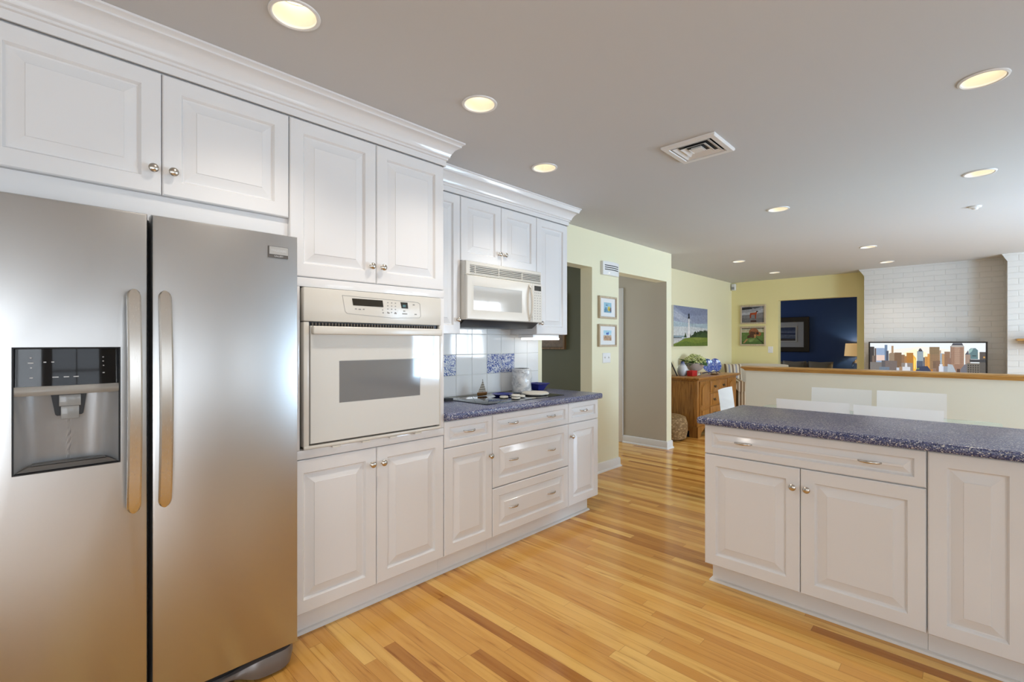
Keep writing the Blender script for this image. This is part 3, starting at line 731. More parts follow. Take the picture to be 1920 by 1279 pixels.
# ------------------------------------------------------------------ wall oven
XO = -2.11
t = thing('wall_oven', 'almond built-in wall oven with a dark digital display', 'oven', (-2.4, 1.235, 0.845))
PO = LEFT(XO)
obj('body', MB().box(-2.68, -2.155, 0.852, 1.611, 0.846, 1.568), DGREY, t)
m_ = MB().box(-2.155, XO - 0.004, 0.860, 0.884, 0.8465, 1.414, 0.003).box(-2.155, XO - 0.004, 1.600, 1.609, 0.8465, 1.414, 0.002)
m_.box(-2.155, XO - 0.002, 0.860, 1.609, 0.8462, 0.862, 0.004)
obj('trim', m_, ALMOND, t)
obj('lower_vent', MB().box(-2.15, XO - 0.028, 0.886, 1.598, 0.8625, 0.869), DGREY, t)
for yy in (0.99, 1.14, 1.29, 1.44): obj('trim_tab', MB().box(XO - 0.012, XO, yy, yy + 0.04, 0.838, 0.8455), ALMOND, t)
cp = obj('control_panel', MB().box(-2.155, XO, 0.858, 1.609, 1.416, 1.567, 0.005), ALMOND, t)
# rounded outline, displays and printed marks
m_ = MB(); ol = [(1.036, 1.542), (1.454, 1.534), (1.468, 1.527), (1.474, 1.462), (1.466, 1.453), (1.30, 1.446), (1.06, 1.458), (1.050, 1.468)]
for (a, b), (c, e) in zip(ol, ol[1:] + ol[:1]):
    dx, dy = c - a, e - b; L = math.hypot(dx, dy); nx, ny = -dy / L * 0.0008, dx / L * 0.0008
    m_.prism(PO, [(a - nx, b - ny), (c - nx, e - ny), (c + nx, e + ny), (a + nx, b + ny)], -0.0005, 0.0008)
obj('panel_outline', m_, MARK, cp)
obj('display', MB().prism(PO, [(1.084, 1.531), (1.246, 1.531), (1.251, 1.498), (1.090, 1.498)], -0.0005, 0.0012), DISPL, cp)
obj('display', MB().prism(PO, [(1.349, 1.529), (1.391, 1.529), (1.395, 1.498), (1.356, 1.498)], -0.0005, 0.0012), DISPL, cp)
obj('lit_digits', MB().prism(PO, R4(1.362, 1.380, 1.505, 1.516), 0.0012, 0.0016), mat('green_digits', (0.02, 0.05, 0.05), 0.3, emit=(0.1, 0.35, 0.35), estr=0.25), cp)
m_ = MB()
for i in range(3):
    for j in range(4):
        u, v = 1.276 + 0.022 * i, 1.522 - 0.016 * j
        obj('button', MB().prism(PO, R4(u - 0.003, u + 0.003, v - 0.0022, v + 0.0022), -0.0005, 0.0008), MARK, cp)
for (u, v, ww) in ((1.104, 1.482, 0.010), (1.124, 1.481, 0.014), (1.144, 1.482, 0.010), (1.247, 1.484, 0.006), (1.25, 1.470, 0.008), (1.28, 1.470, 0.013), (1.32, 1.470, 0.013), (1.372, 1.484, 0.012), (1.375, 1.470, 0.030), (1.43, 1.520, 0.012), (1.442, 1.470, 0.014)):
    obj('button', MB().prism(PO, R4(u - ww / 2, u + ww / 2, v - 0.0026, v + 0.0026), -0.0005, 0.0008), MARK, cp)
vg = obj('vent_gap', MB().box(-2.15, XO - 0.02, 0.885, 1.599, 1.397, 1.4155), BLACK, t)
m_ = MB()
for k in range(44): m_.box(XO - 0.021, XO - 0.014, 0.90 + 0.0155 * k, 0.906 + 0.0155 * k, 1.398, 1.411)
obj('vent_slats', m_, mat('vent_slat', (0.16, 0.12, 0.08), 0.5), vg)
dr = obj('door', MB().rects(PO, [(0.888, 1.598, 0.870, 1.396, -0.04), (0.888, 1.598, 0.870, 1.396, -0.002), (0.890, 1.596, 0.872, 1.394, 0.0), (1.020, 1.472, 1.040, 1.238, 0.0), (1.021, 1.471, 1.041, 1.237, -0.0015)]), ALMGL, t)
obj('window', MB().prism(PO, R4(1.0225, 1.4695, 1.0425, 1.2355), -0.0012, -0.0004), OVENW, dr)
obj('door_handle', MB().box(XO - 0.001, XO + 0.028, 0.890, 1.597, 1.358, 1.3955, 0.006, 3), ALMOND, dr)

# ------------------------------------------------------------------ microwave
XM = -2.385
t = thing('microwave', 'almond over-the-range microwave above the cooktop', 'microwave', (-2.55, 2.398, 1.427))
PM = LEFT(XM)
obj('body', MB().box(WX + 0.012, XM - 0.018, 2.019, 2.7775, 1.474, 1.8645, 0.004), ALMOND, t)
def hood():
    m_ = MB(); pts = [(-2.715, 1.473), (-2.715, 1.430), (-2.47, 1.430), (XM - 0.020, 1.473)]
    m_.prism(lambda u, v, w_: (u, w_, v), pts, 2.03, 2.765); return m_
obj('underside', hood(), MWDARK, t)
vg = obj('vent_grille', MB().rects(PM, [(2.019, 2.7775, 1.772, 1.8635, -0.018), (2.019, 2.7775, 1.772, 1.8635, -0.006), (2.023, 2.7735, 1.776, 1.8595, 0.0), (2.055, 2.768, 1.782, 1.840, 0.0), (2.055, 2.768, 1.782, 1.840, -0.012)]), ALMOND, t)
m_ = MB()
for k in range(5): z = 1.786 + 0.0118 * k; m_.prism(lambda u, v, w_: (u, w_, v), [(XM - 0.012, z + 0.004), (XM - 0.001, z - 0.002), (XM, z + 0.002), (XM - 0.010, z + 0.008)], 2.056, 2.767)
for yy in (2.10, 2.32, 2.56): m_.box(XM - 0.011, XM - 0.0005, yy, yy + 0.006, 1.783, 1.839)
obj('slats', m_, ALMOND, vg)
obj('grille_back', MB().prism(PM, R4(2.056, 2.767, 1.783, 1.839), -0.0119, -0.0112), DGREY, vg)
dr = obj('door', MB().rects(PM, [(2.020, 2.666, 1.475, 1.769, -0.017), (2.020, 2.666, 1.475, 1.769, 0.004), (2.026, 2.660, 1.481, 1.763, 0.010), (2.050, 2.620, 1.500, 1.742, 0.010), (2.088, 2.560, 1.540, 1.702, 0.0), (2.0885, 2.5595, 1.5405, 1.7015, -0.002)]), ALMOND, t)
obj('window', MB().prism(PM, R4(2.089, 2.559, 1.541, 1.701), -0.0018, -0.001), MWGL, dr)
hp = [(XM + 0.010 + 0.030 * math.sin(PI * i / 16) ** 0.7, 2.632, 1.485 + 0.268 * i / 16) for i in range(17)]
obj('handle', MB().tube(hp, 0.0085, 12, (1.2, 0.9)), ALMOND, dr)
cp = obj('control_panel', MB().rects(PM, [(2.667, 2.7775, 1.475, 1.769, -0.017), (2.667, 2.7775, 1.475, 1.769, 0.003), (2.670, 2.7745, 1.478, 1.766, 0.007)]), ALMOND, t)
obj('display', MB().prism(PM, R4(2.690, 2.765, 1.715, 1.752), 0.0065, 0.0085), DISPL, cp)
m_ = MB()
for j in range(11):
    for i in range(3 if j > 1 else 4):
        u = 2.695 + (0.030 if j > 1 else 0.021) * i; v = 1.698 - 0.0195 * j
        obj('button', MB().prism(PM, R4(u - 0.004, u + 0.005, v - 0.0025, v + 0.0025), 0.0065, 0.0078), MARK, cp)
# under-cabinet light
t = thing('under_cabinet_light', 'small lit white lamp under the cabinet right of the microwave', 'light', (-2.58, 2.93, 1.35))
obj('housing', MB().box(-2.66, -2.50, 2.81, 3.14, 1.362, 1.3865, 0.004), WPLAST, t)
obj('diffuser', MB().box(-2.65, -2.485, 2.83, 3.13, 1.344, 1.3615, 0.006), UCL, t)

# ------------------------------------------------------------------ cooktop and what stands on it
t = thing('cooktop', 'black glass cooktop set into the blue countertop', 'cooktop', (-2.44, 2.445, 0.9235))
obj('glass', MB().box(-2.665, -2.215, 2.05, 2.845, 0.924, 0.929, 0.0015), BLKGL, t)
m_ = MB()
for (x, y, r) in ((-2.55, 2.22, 0.09), (-2.33, 2.24, 0.075), (-2.55, 2.62, 0.075), (-2.33, 2.62, 0.095)):
    obj('burner_ring', MB().lathe([(r, 0.0), (r, 0.0004), (r - 0.003, 0.0004), (r - 0.003, 0.0)], x, y, 0.9291, 48, caps=False), mat('burner_print', (0.06, 0.06, 0.06), 0.2), t)
ZC = 0.9295
t = thing('sailboat_figurine', 'small wooden sailboat figurine with a grey striped sail', 'figurine', (-2.60, 2.36, ZC))
def hull(a, b):
    u = 2 * a - 1; hw = 0.016 * (1 - abs(u) ** 2.5); c = PI * b
    return (-2.60 + hw * math.cos(c), 2.36 + u * 0.050 * (0.82 + 0.18 * abs(math.cos(c))), ZC + 0.026 - 0.026 * math.sin(c) ** 0.6)
m_ = MB().grid(hull, 20, 12, 0.002); m_.box(-2.612, -2.588, 2.33, 2.39, ZC + 0.020, ZC + 0.0255)
obj('hull', m_, wood('boat_wood', (0.22, 0.09, 0.02), (0.42, 0.21, 0.06), 0.4, 1), t)
sail = stripes('striped_sail', [(0.62, 0.58, 0.50), (0.62, 0.58, 0.50), (0.25, 0.22, 0.18)], 60, 2)
def sailf(a, b): return (-2.602 + 0.008 * math.sin(PI * a) * (1 - b), 2.322 + (0.078 * a) * (1 - b) + 0.046 * b, ZC + 0.030 + 0.085 * b)
obj('sail', MB().grid(sailf, 8, 14, 0.002), sail, t)
obj('mast', MB().tube([(-2.602, 2.366, ZC + 0.02), (-2.602, 2.366, ZC + 0.122)], 0.0018), BROWNF, t)
def dish(r, h, lip): return [(0.001, 0.0), (r * 0.62, 0.0), (r * 0.66, 0.003), (r * 0.9, h * 0.75), (r, h), (r - 0.003, h + lip), (r * 0.86, h * 0.8), (r * 0.62, 0.007), (0.001, 0.006)]
single('plate', MB().lathe(dish(0.083, 0.018, 0.0015), -2.475, 2.445, ZC, 40), COBALT, 'shallow cobalt blue plate lying on the black cooktop', 'plate', (-2.475, 2.445, ZC))
def disc(r, h, n=28): return [(0.001, 0), (r * 0.93, 0), (r, h * 0.25), (r, h * 0.75), (r * 0.94, h), (0.001, h)]
def coaster(x, y, z, label):
    t = thing('coaster', label, 'coaster', (x, y, z), 0, 'cream stone coasters on the cooktop')
    obj('cork_base', MB().lathe(disc(0.026, 0.004), x, y, z, 24), BLACK, t)
    obj('disc', MB().lathe(disc(0.031, 0.012), x, y, z + 0.0041, 28), CREAMC, t)
coaster(-2.372, 2.36, ZC, 'round cream stone coaster nearest the blue plate')
coaster(-2.275, 2.38, ZC, 'lower round cream coaster of the stacked pair')
coaster(-2.280, 2.383, ZC + 0.0163, 'round cream coaster lying on top of another')
coaster(-2.318, 2.478, ZC, 'round cream stone coaster nearest the scalloped trivet')
t = thing('trivet', 'large cream scalloped stone trivet at the right of the cooktop', 'trivet', (-2.36, 2.68, ZC))
def trv(rb, h, z0):
    bm = bmesh.new(); rings = []
    for (k, z) in ((0.93, 0), (1.0, h * 0.25), (1.0, h * 0.75), (0.94, h)):
        rings.append([bm.verts.new((-2.36 + rb * k * (1 + 0.05 * abs(math.sin(7 * PI * i / 84 * 2 / 2))) * math.cos(2 * PI * i / 84), 2.68 + rb * k * (1 + 0.05 * abs(math.sin(7 * PI * i / 84))) * math.sin(2 * PI * i / 84), z0 + z)) for i in range(84)])
    for a, b in zip(rings, rings[1:]):
        for i in range(84):
            j = (i + 1) % 84; bm.faces.new((a[i], a[j], b[j], b[i]))
    bm.faces.new(rings[0]); bm.faces.new(rings[-1]); m_ = MB(); m_.merge(bm); return m_
obj('pad', trv(0.085, 0.005, ZC), BLACK, t); obj('slab', trv(0.098, 0.017, ZC + 0.0051), CREAMC, t)
def jar(a, b):
    th = 2 * PI * a; r = 0.074 + 0.006 * math.sin(PI * b * 0.9) + 0.0035 * math.sin(3 * th + 9 * b) * math.sin(PI * b) + 0.003 * math.sin(5 * th - 14 * b) * (1 - b)
    if b > 0.93: r *= math.sqrt(max(0.0, 1 - ((b - 0.93) / 0.07) ** 2)) * 0.25 + 0.75
    return (-2.612 + r * math.cos(th), 2.80 + r * math.sin(th), 0.9305 + 0.185 * b)
t = thing('canister', 'white marbled ceramic canister against the tiled wall', 'canister', (-2.612, 2.80, 0.93))
m_ = MB().grid(jar, 56, 30); m_.lathe([(0.001, 0.0), (0.074, 0.0)], -2.612, 2.80, 0.9308, 56); m_.lathe([(0.001, 0.0), (0.058, 0.0)], -2.612, 2.80, 1.1152, 56)
bmesh.ops.remove_doubles(m_.bm, verts=m_.bm.verts[:], dist=0.0005)
obj('jar', m_, MARB, t)
obj('grip', MB().box(-2.552, -2.532, 2.735, 2.775, 1.082, 1.089, 0.003), WCER, t)
def sqbowl():
    m_ = MB(); P = lambda u, v, w_: (u, v, w_)
    c = (-2.63, 3.02); L = [(0.035, 0), (0.036, 0.004), (0.058, 0.045), (0.072, 0.056), (0.070, 0.058), (0.054, 0.046), (0.032, 0.008)]
    m_.rects(P, [(c[0] - r, c[0] + r, c[1] - r, c[1] + r, 0.924 + z) for r, z in L]); return m_
single('bowl', sqbowl(), COBALT, 'square cobalt blue bowl behind the white canister', 'bowl', (-2.63, 3.02, 0.924))
t = thing('spatula', 'black handled utensil lying beside the oven cabinet on the counter', 'utensil', (-2.55, 1.95, 0.924))
obj('handle', MB().box(-2.585, -2.565, 1.72, 1.99, 0.9345, 0.9445, 0.004), BLACK, t)
obj('blade', MB().prism(lambda u, v, w_: (u, v, w_), [(-2.59, 1.985), (-2.56, 1.985), (-2.535, 2.035), (-2.60, 2.035)], 0.9242, 0.9445), BLACK, t)

# ------------------------------------------------------------------ island
IY = 2.60; IC = IY + 0.02; PI_ = FRONT(IC)
t = thing('island_cabinet', 'white island base cabinet with one wide drawer over two doors', 'cabinet', (-0.6, 2.9, 0))
obj('body', MB().box(-1.055, -0.1385, IC, 3.235, 0.115, 0.8765), CAB, t)
door(t, 'drawer', PI_, R_F, -1.057, -0.139, 0.718, 0.8745, None, [(-0.857, 0.796), (-0.329, 0.796)], frame=0.045)
door(t, 'door', PI_, R_F, -1.057, -0.5975, 0.116, 0.716, (-0.626, 0.623))
door(t, 'door', PI_, R_F, -0.5975, -0.139, 0.116, 0.716, (-0.567, 0.623))
obj('toe_kick', MB().box(-1.040, -0.1385, 2.675, 3.22, 0.001, 0.1145), CAB, t)
t = thing('island_cabinet', 'white island cabinet with a tall plain door at the right edge', 'cabinet', (0.3, 2.9, 0))
obj('body', MB().box(-0.1375, 0.75, IC, 3.235, 0.115, 0.8765), CAB, t)
door(t, 'door', PI_, R_F, -0.1365, 0.158, 0.116, 0.8745)
door(t, 'door', PI_, R_F, 0.158, 0.455, 0.116, 0.8745); door(t, 'door', PI_, R_F, 0.455, 0.75, 0.116, 0.8745)
obj('toe_kick', MB().box(-0.1375, 0.75, 2.675, 3.22, 0.001, 0.1145), CAB, t)
struct('trim_4', MB().sweep(QR, [lambda w_: (0.75, 2.675 - w_), lambda w_: (-1.040 - w_, 2.675 - w_), lambda w_: (-1.040 - w_, 3.22)]), TRIMW)
single('island_countertop', counter(MB(), -1.088, 0.80, 2.566, 3.272, 0.877, 0.9165), COUNTER, 'dark blue speckled countertop on the white island', 'countertop', (-0.15, 2.92, 0.877))

# ------------------------------------------------------------------ dining set
CH = 0.925
def chair(label, loc, rz):
    t = thing('dining_chair', label, 'chair', loc, rz, 'white leather dining chairs')
    obj('seat', MB().box(-0.215, 0.215, -0.20, 0.225, 0.40, 0.465, 0.012, 3), WLEATH, t, local=True)
    def back(side):
        def f(a, b):
            x = -0.215 + 0.43 * a; z = 0.38 + (CH - 0.38) * b
            y = -0.215 - 0.055 * b ** 1.3 + 0.014 * (1 - (2 * a - 1) ** 2) * -1 * b
            return (x, y, z)
        return f
    m_ = MB().grid(back(0), 12, 14, 0.030)
    bmesh.ops.bevel(m_.bm, geom=[e for e in m_.bm.edges if e.calc_length() > 0 and len(e.link_faces) == 2 and e.calc_face_angle(0) > 1.2], offset=0.006, segments=2, affect='EDGES')
    obj('backrest', m_, WLEATH, t, local=True)
    for sx in (-1, 1):
        for sy in (-0.19, 0.20):
            obj('leg', MB().box(sx * 0.195 - 0.018, sx * 0.195 + 0.018, sy - 0.018, sy + 0.018, 0.0005, 0.3995, 0.003), WLEATH, t, local=True)
    return t
def place(src, label, loc, rz):
    c = copy_tree(src); c.location = loc; c.rotation_euler = (0, 0, rz); c['label'] = label; return c
c0 = chair('white leather dining chair backed against the island, left of the near pair', (-0.798, 4.015, 0), math.radians(1))
place(c0, 'white leather dining chair backed against the island, right of the near pair', (-0.345, 3.985, 0), math.radians(1.5))
place(c0, 'white leather dining chair at the far side by the half wall, left of two', (-0.812, 4.645, 0), PI + math.radians(2))
place(c0, 'white leather dining chair at the far side by the half wall, right of two', (-0.352, 4.69, 0), PI + math.radians(2))
place(c0, 'white leather dining chair standing alone at the table end before the oak chest', (-1.285, 4.295, 0), -PI / 2 + math.radians(5))
t = thing('dining_table', 'glass topped dining table behind the island, ringed by white chairs', 'table', (-0.6, 4.32, 0))
def rrect(mb, x0, x1, y0, y1, z0, z1, r, n=8):
    pts = []
    for cx, cy, a0 in ((x1 - r, y0 + r, -PI / 2), (x1 - r, y1 - r, 0), (x0 + r, y1 - r, PI / 2), (x0 + r, y0 + r, PI)):
        for k in range(n + 1): a = a0 + PI / 2 * k / n; pts.append((cx + r * math.cos(a), cy + r * math.sin(a)))
    return mb.prism(lambda u, v, w_: (u, v, w_), pts, z0, z1)
obj('tabletop', rrect(MB(), -1.36, 0.145, 3.82, 4.83, 0.738, 0.750, 0.06), GTABLE, t)
for x in (-0.98, -0.24): obj('pedestal', MB().lathe([(0.19, 0.0005), (0.19, 0.012), (0.03, 0.02), (0.03, 0.72), (0.10, 0.725), (0.10, 0.7375)], x, 4.33, 0, 32), CHROME, t)

# ------------------------------------------------------------------ on the kitchen-side walls
PW = LEFT(WX)
t = thing('door_chime', 'white door chime box with three dark slots on the yellow wall', 'door chime', (WX, 4.26, 2.09))
def chx(y): return 0.030 + 0.016 * (1 - ((y - 4.2575) / 0.149) ** 2)
cpts = [(4.108, 0.0005)] + [(4.108 + 0.299 * k / 18, chx(4.108 + 0.299 * k / 18)) for k in range(19)] + [(4.407, 0.0005)]
PCH = lambda u, v, w_: (WX + v, u, w_)
obj('cover', MB().prism(PCH, cpts, 2.018, 2.157), WPLAST, t)
for z in (2.070, 2.091, 2.112):
    sp_ = [(4.132, chx(4.132) - 0.002)] + [(4.132 + 0.252 * k / 14, chx(4.132 + 0.252 * k / 14) + 0.0008) for k in range(15)] + [(4.384, chx(4.384) - 0.002)]
    obj('slot', MB().prism(PCH, sp_, z, z + 0.009), SLOT, t)
obj('indicator', MB().prism(PW, R4(4.19, 4.21, 2.036, 2.042), 0.030, 0.046), mat('indicator_lamp', (0.9, 0.85, 0.7), 0.4, emit=(1, 0.9, 0.7), estr=0.8), t)
def framed(name, label, y0, y1, z0, z1, polys, P=PW, fm=FRAMEW, wd=0.020, mw=0.072, mh=0.042, dep=0.028, cat='picture'):
    c = P((y0 + y1) / 2, (z0 + z1) / 2, 0.0)
    t = thing(name, label, cat, c)
    obj('frame', frame4(MB(), P, y0, y1, z0, z1, wd, 0.0005, dep), fm, t)
    if mw: obj('mat_board', MB().prism(P, R4(y0 + wd, y1 - wd, z0 + wd, z1 - wd), 0.001, dep * 0.45), MATW, t)
    picture('print', t, P, y0 + wd + mw, y1 - wd - mw, z0 + wd + mh, z1 - wd - mh, polys, w0=dep * 0.45 + 0.0006)
    return t
fish = [((150, 190, 205), R4(0, 1, 0, 1)), ((120, 165, 185), R4(0, 1, 0, .35)), ((90, 130, 160), [(.2, .75), (.45, .82), (.5, .7), (.3, .66)]),
        ((205, 190, 90), ell(.68, .38, .2, .24)), ((180, 160, 70), ell(.72, .3, .12, .14)), ((95, 140, 170), [(.08, .05), (.3, .1), (.35, .5), (.2, .55)]), ((110, 105, 120), R4(.82, .97, .1, .5))]
framed('picture_frame', 'upper small wood-framed print in the pale yellow pillar stack', 4.056, 4.38, 1.571, 1.799, fish)
beach = [((190, 215, 225), R4(0, 1, 0, 1)), ((165, 205, 220), R4(0, 1, .72, 1)), ((205, 175, 145), R4(0, 1, 0, .52)), ((185, 150, 120), [(0, .1), (1, 0), (1, .3), (0, .38)]),
         ((60, 95, 165), ell(.42, .68, .11, .11)), ((90, 120, 185), ell(.58, .70, .10, .13)), ((110, 80, 70), R4(.22, .3, .3, .44)), ((120, 110, 120), R4(.62, .68, .3, .45)), ((150, 120, 100), R4(.45, .5, .32, .5))]
framed('picture_frame', 'lower small wood-framed beach print above the light switch', 4.049, 4.38, 1.281, 1.511, beach)
def switch(label, P, u0, u1, v0, v1, n):
    t = thing('light_switch', label, 'switch', P((u0 + u1) / 2, (v0 + v1) / 2, 0.0))
    obj('cover_plate', MB().rects(P, [(u0, u1, v0, v1, 0.0005), (u0, u1, v0, v1, 0.003), (u0 + 0.003, u1 - 0.003, v0 + 0.003, v1 - 0.003, 0.006)]), WPLAST, t)
    for k in range(n):
        u = u0 + (u1 - u0) * (k + 0.5) / n; v = (v0 + v1) / 2
        obj('toggle', MB().box(*sorted((P(u - 0.005, v, 0.005)[0], P(u + 0.005, v, 0.016)[0])), *sorted((P(u - 0.005, v, 0.005)[1], P(u + 0.005, v, 0.016)[1])), v - 0.004, v + 0.014, 0.002), WPLAST, t)
switch('white double light switch below the two small framed prints', PW, 4.140, 4.285, 1.113, 1.216, 2)
# green room picture
PG = FRONT(3.957)
t = thing('framed_artwork', 'brown framed artwork on the dark green wall beyond the counter', 'picture', (-3.45, 3.957, 1.55))
obj('frame', frame4(MB(), PG, -3.86, -3.055, 1.252, 1.83, 0.022, 0.0005, 0.035), BROWNF, t)
picture('print', t, PG, -3.838, -3.077, 1.274, 1.808, [((128, 110, 92), R4(0, 1, 0, 1)), ((150, 130, 112), R4(.1, .9, .12, .88)), ((120, 104, 90), R4(.2, .8, .2, .8))], w0=0.012)
# ceiling vent
t = thing('ceiling_vent', 'square white air vent with angled louvers in the ceiling', 'vent', (-1.135, 2.70, CZ))
vx, vy = -1.135, 2.70
PC = lambda u, v, w_: (vx + u, vy + v, CZ - 0.0005 - w_)
obj('frame', frame4(MB(), PC, -0.152, 0.152, -0.152, 0.152, 0.038, 0.0, 0.016, 0.006), WPLAST, t)
obj('duct', MB().prism(PC, R4(-0.118, 0.118, -0.118, 0.118), 0.0005, 0.002), BLACK, t)
for k in range(3):
    a = 0.106 - 0.034 * k; b = a - 0.022
    m_ = MB()
    for q in range(4):
        ang = q * PI / 2; c_, s_ = round(math.cos(ang)), round(math.sin(ang))
        P4 = lambda u, v, w_: PC(u * c_ - v * s_, u * s_ + v * c_, w_)
        bm = bmesh.new()
        A = [P4(-a, -a, 0.014), P4(a, -a, 0.014), P4(b, -b, 0.003), P4(-b, -b, 0.003)]; B = [P4(-a, -a, 0.012), P4(a, -a, 0.012), P4(b, -b, 0.001), P4(-b, -b, 0.001)]
        va = [bm.verts.new(p) for p in A]; vb = [bm.verts.new(p) for p in B]
        for i in range(4):
            j = (i + 1) % 4; bm.faces.new((va[i], va[j], vb[j], vb[i]))
        bm.faces.new(va); bm.faces.new(vb); m_.merge(bm)
    obj('louver', m_, WPLAST, t)
obj('center_plate', MB().prism(PC, R4(-0.028, 0.028, -0.028, 0.028), 0.002, 0.013), WPLAST, t)
# recessed lights
proto = None
TRIM_P = [(0.083, 0.0), (0.082, -0.004), (0.074, -0.007), (0.069, -0.004), (0.069, 0.004), (0.071, 0.0005)]
for (x, y, r, lab) in LIGHTS:
    if proto is None:
        t = thing('recessed_light', lab, 'ceiling light', (x, y, CZ), 0, 'recessed ceiling lights'); proto = t
        o_ = MB().lathe([(0.083, -0.0005), (0.0815, -0.005), (0.074, -0.007), (0.0695, -0.004), (0.0695, 0.004)], n=40, caps=False); obj('trim_ring', o_, WPLAST, t, local=True)
        obj('baffle', MB().lathe([(0.0697, 0.003), (0.067, 0.02), (0.060, 0.055), (0.058, 0.07), (0.056, 0.07), (0.054, 0.13), (0.045, 0.15)], n=40, caps=False), BAFFLE, t, local=True)
        obj('lamp', MB().lathe([(0.001, 0.062), (0.028, 0.066), (0.046, 0.085), (0.050, 0.11), (0.03, 0.14)], n=32, caps=True), LENS, t, local=True)
    else:
        c = copy_tree(proto); c.location = (x, y, CZ); c['label'] = lab
    sl = bpy.data.lights.new('downlight', 'SPOT'); sl.energy = 24; sl.color = (1.0, 0.91, 0.80); sl.spot_size = math.radians(118); sl.spot_blend = 1.0; sl.shadow_soft_size = 0.045
    so = bpy.data.objects.new('downlight', sl); COL.objects.link(so); so.location = (x, y, CZ - 0.012)
t = thing('smoke_detector', 'small white round sensor on the ceiling near the brick wall', 'sensor', (0.01, 5.44, CZ))
obj('base', MB().lathe([(0.04, -0.0005), (0.038, -0.012), (0.02, -0.016)], 0.01, 5.44, CZ, 28), WPLAST, t)
obj('lens', MB().lathe([(0.02, -0.0162), (0.016, -0.026), (0.001, -0.030)], 0.01, 5.44, CZ, 20), WPLAST, t)

# ------------------------------------------------------------------ family room
PL = LEFT(-3.25); PB = FRONT(9.25)
t = thing('canvas_picture', 'large canvas of a white lighthouse over green dunes', 'picture', (-3.25, 7.40, 1.58))
obj('canvas', MB().prism(PL, R4(6.77, 8.035, 1.268, 1.886), 0.0005, 0.035), MATW, t)
rnd = random.Random(3)
lp = [((150, 158, 178), R4(0, 1, 0, 1)), ((128, 136, 160), [(0, 1), (1, 1), (1, .80), (.55, .70), (.2, .85)]), ((170, 176, 190), [(0, .9), (.3, .72), (.55, .66), (.3, .58), (0, .74)]),
      ((140, 148, 170), [(.45, .78), (1, .84), (1, .62), (.7, .58), (.5, .64)]), ((165, 182, 190), [(0, .62), (.5, .58), (1, .60), (1, .42), (0, .42)]), ((196, 200, 200), [(0, .48), (.5, .5), (1, .47), (1, .2), (0, .2)]),
      ((120, 140, 150), R4(0, .3, .235, .262)), ((150, 165, 170), R4(0, .3, .215, .237)), ((60, 65, 65), [(0, .20), (.22, .195), (.22, .215), (0, .22)]), ((190, 190, 190), [(0, .06), (.2, .12), (.25, .2), (0, .2)])]
tr = [(.5, .22), (.54, .22)]
top = [(.54 + .46 * i / 22, .36 + .05 * (i / 22) + rnd.uniform(-.02, .035) - (0.06 if i < 2 else 0)) for i in range(23)]
lp.append(((38, 58, 30), [(.46, .2)] + [(.5, .28)] + top + [(1, .2)]))
lp.append(((55, 78, 40), [(.62, .24), (.68, .34), (.75, .28), (.85, .37), (1, .33), (1, .22)]))
lp.append(((52, 72, 42), [(.28, .22), (.325, .35), (.36, .22)])); lp.append(((50, 66, 40), [(.44, .22), (.465, .33), (.49, .22)]))
lp.append(((112, 128, 48), [(0, .06), (.12, .10), (.3, .20), (.6, .235), (1, .225), (1, 0), (0, 0)]))
lp.append(((92, 112, 42), [(0, 0), (.1, .08), (.35, .13), (.6, .07), (1, .12), (1, 0)])); lp.append(((128, 138, 62), [(.5, .2), (.7, .15), (.9, .2), (.7, .225)]))
lp.append(((226, 222, 218), [(.388, .225), (.45, .225), (.437, .70), (.405, .70)])); lp.append(((20, 20, 24), R4(.398, .446, .70, .755))); lp.append(((28, 28, 32), R4(.406, .438, .76, .80))); lp.append(((20, 20, 24), [(.402, .80), (.442, .80), (.422, .84)]))
picture('print', t, PL, 6.77, 8.035, 1.268, 1.886, lp, w0=0.0352, dw=0.00015)
dog1 = [((128, 124, 126), R4(0, 1, 0, 1)), ((150, 150, 156), [(0, .45), (1, .60), (1, 1), (0, 1)]), ((176, 176, 184), [(0, .62), (.5, .66), (1, .86), (1, .62), (.4, .5), (0, .48)]), ((40, 38, 42), [(0, .95), (.4, .98), (.5, .85), (0, .80)]), ((70, 70, 76), [(.3, .97), (.9, .96), (.6, .86)]), ((112, 108, 110), R4(0, 1, 0, .28)),
        ((168, 70, 28), [(.38, .60), (.62, .62), (.66, .70), (.70, .72), (.68, .52), (.60, .48), (.42, .48)]), ((150, 58, 24), [(.38, .60), (.44, .58), (.42, .30), (.38, .24), (.36, .42)]), ((150, 58, 24), [(.60, .5), (.66, .5), (.645, .22), (.60, .22)]),
        ((60, 34, 26), [(.66, .72), (.75, .70), (.72, .64), (.66, .62)]), ((60, 34, 26), [(.40, .13), (.66, .13), (.66, .02), (.4, .02)])]
framed('picture_frame', 'upper wood-framed photo of a red dog on a beach', -3.09, -2.66, 1.664, 2.008, dog1, PB, FRAMEW, 0.028, 0.0, 0.0)
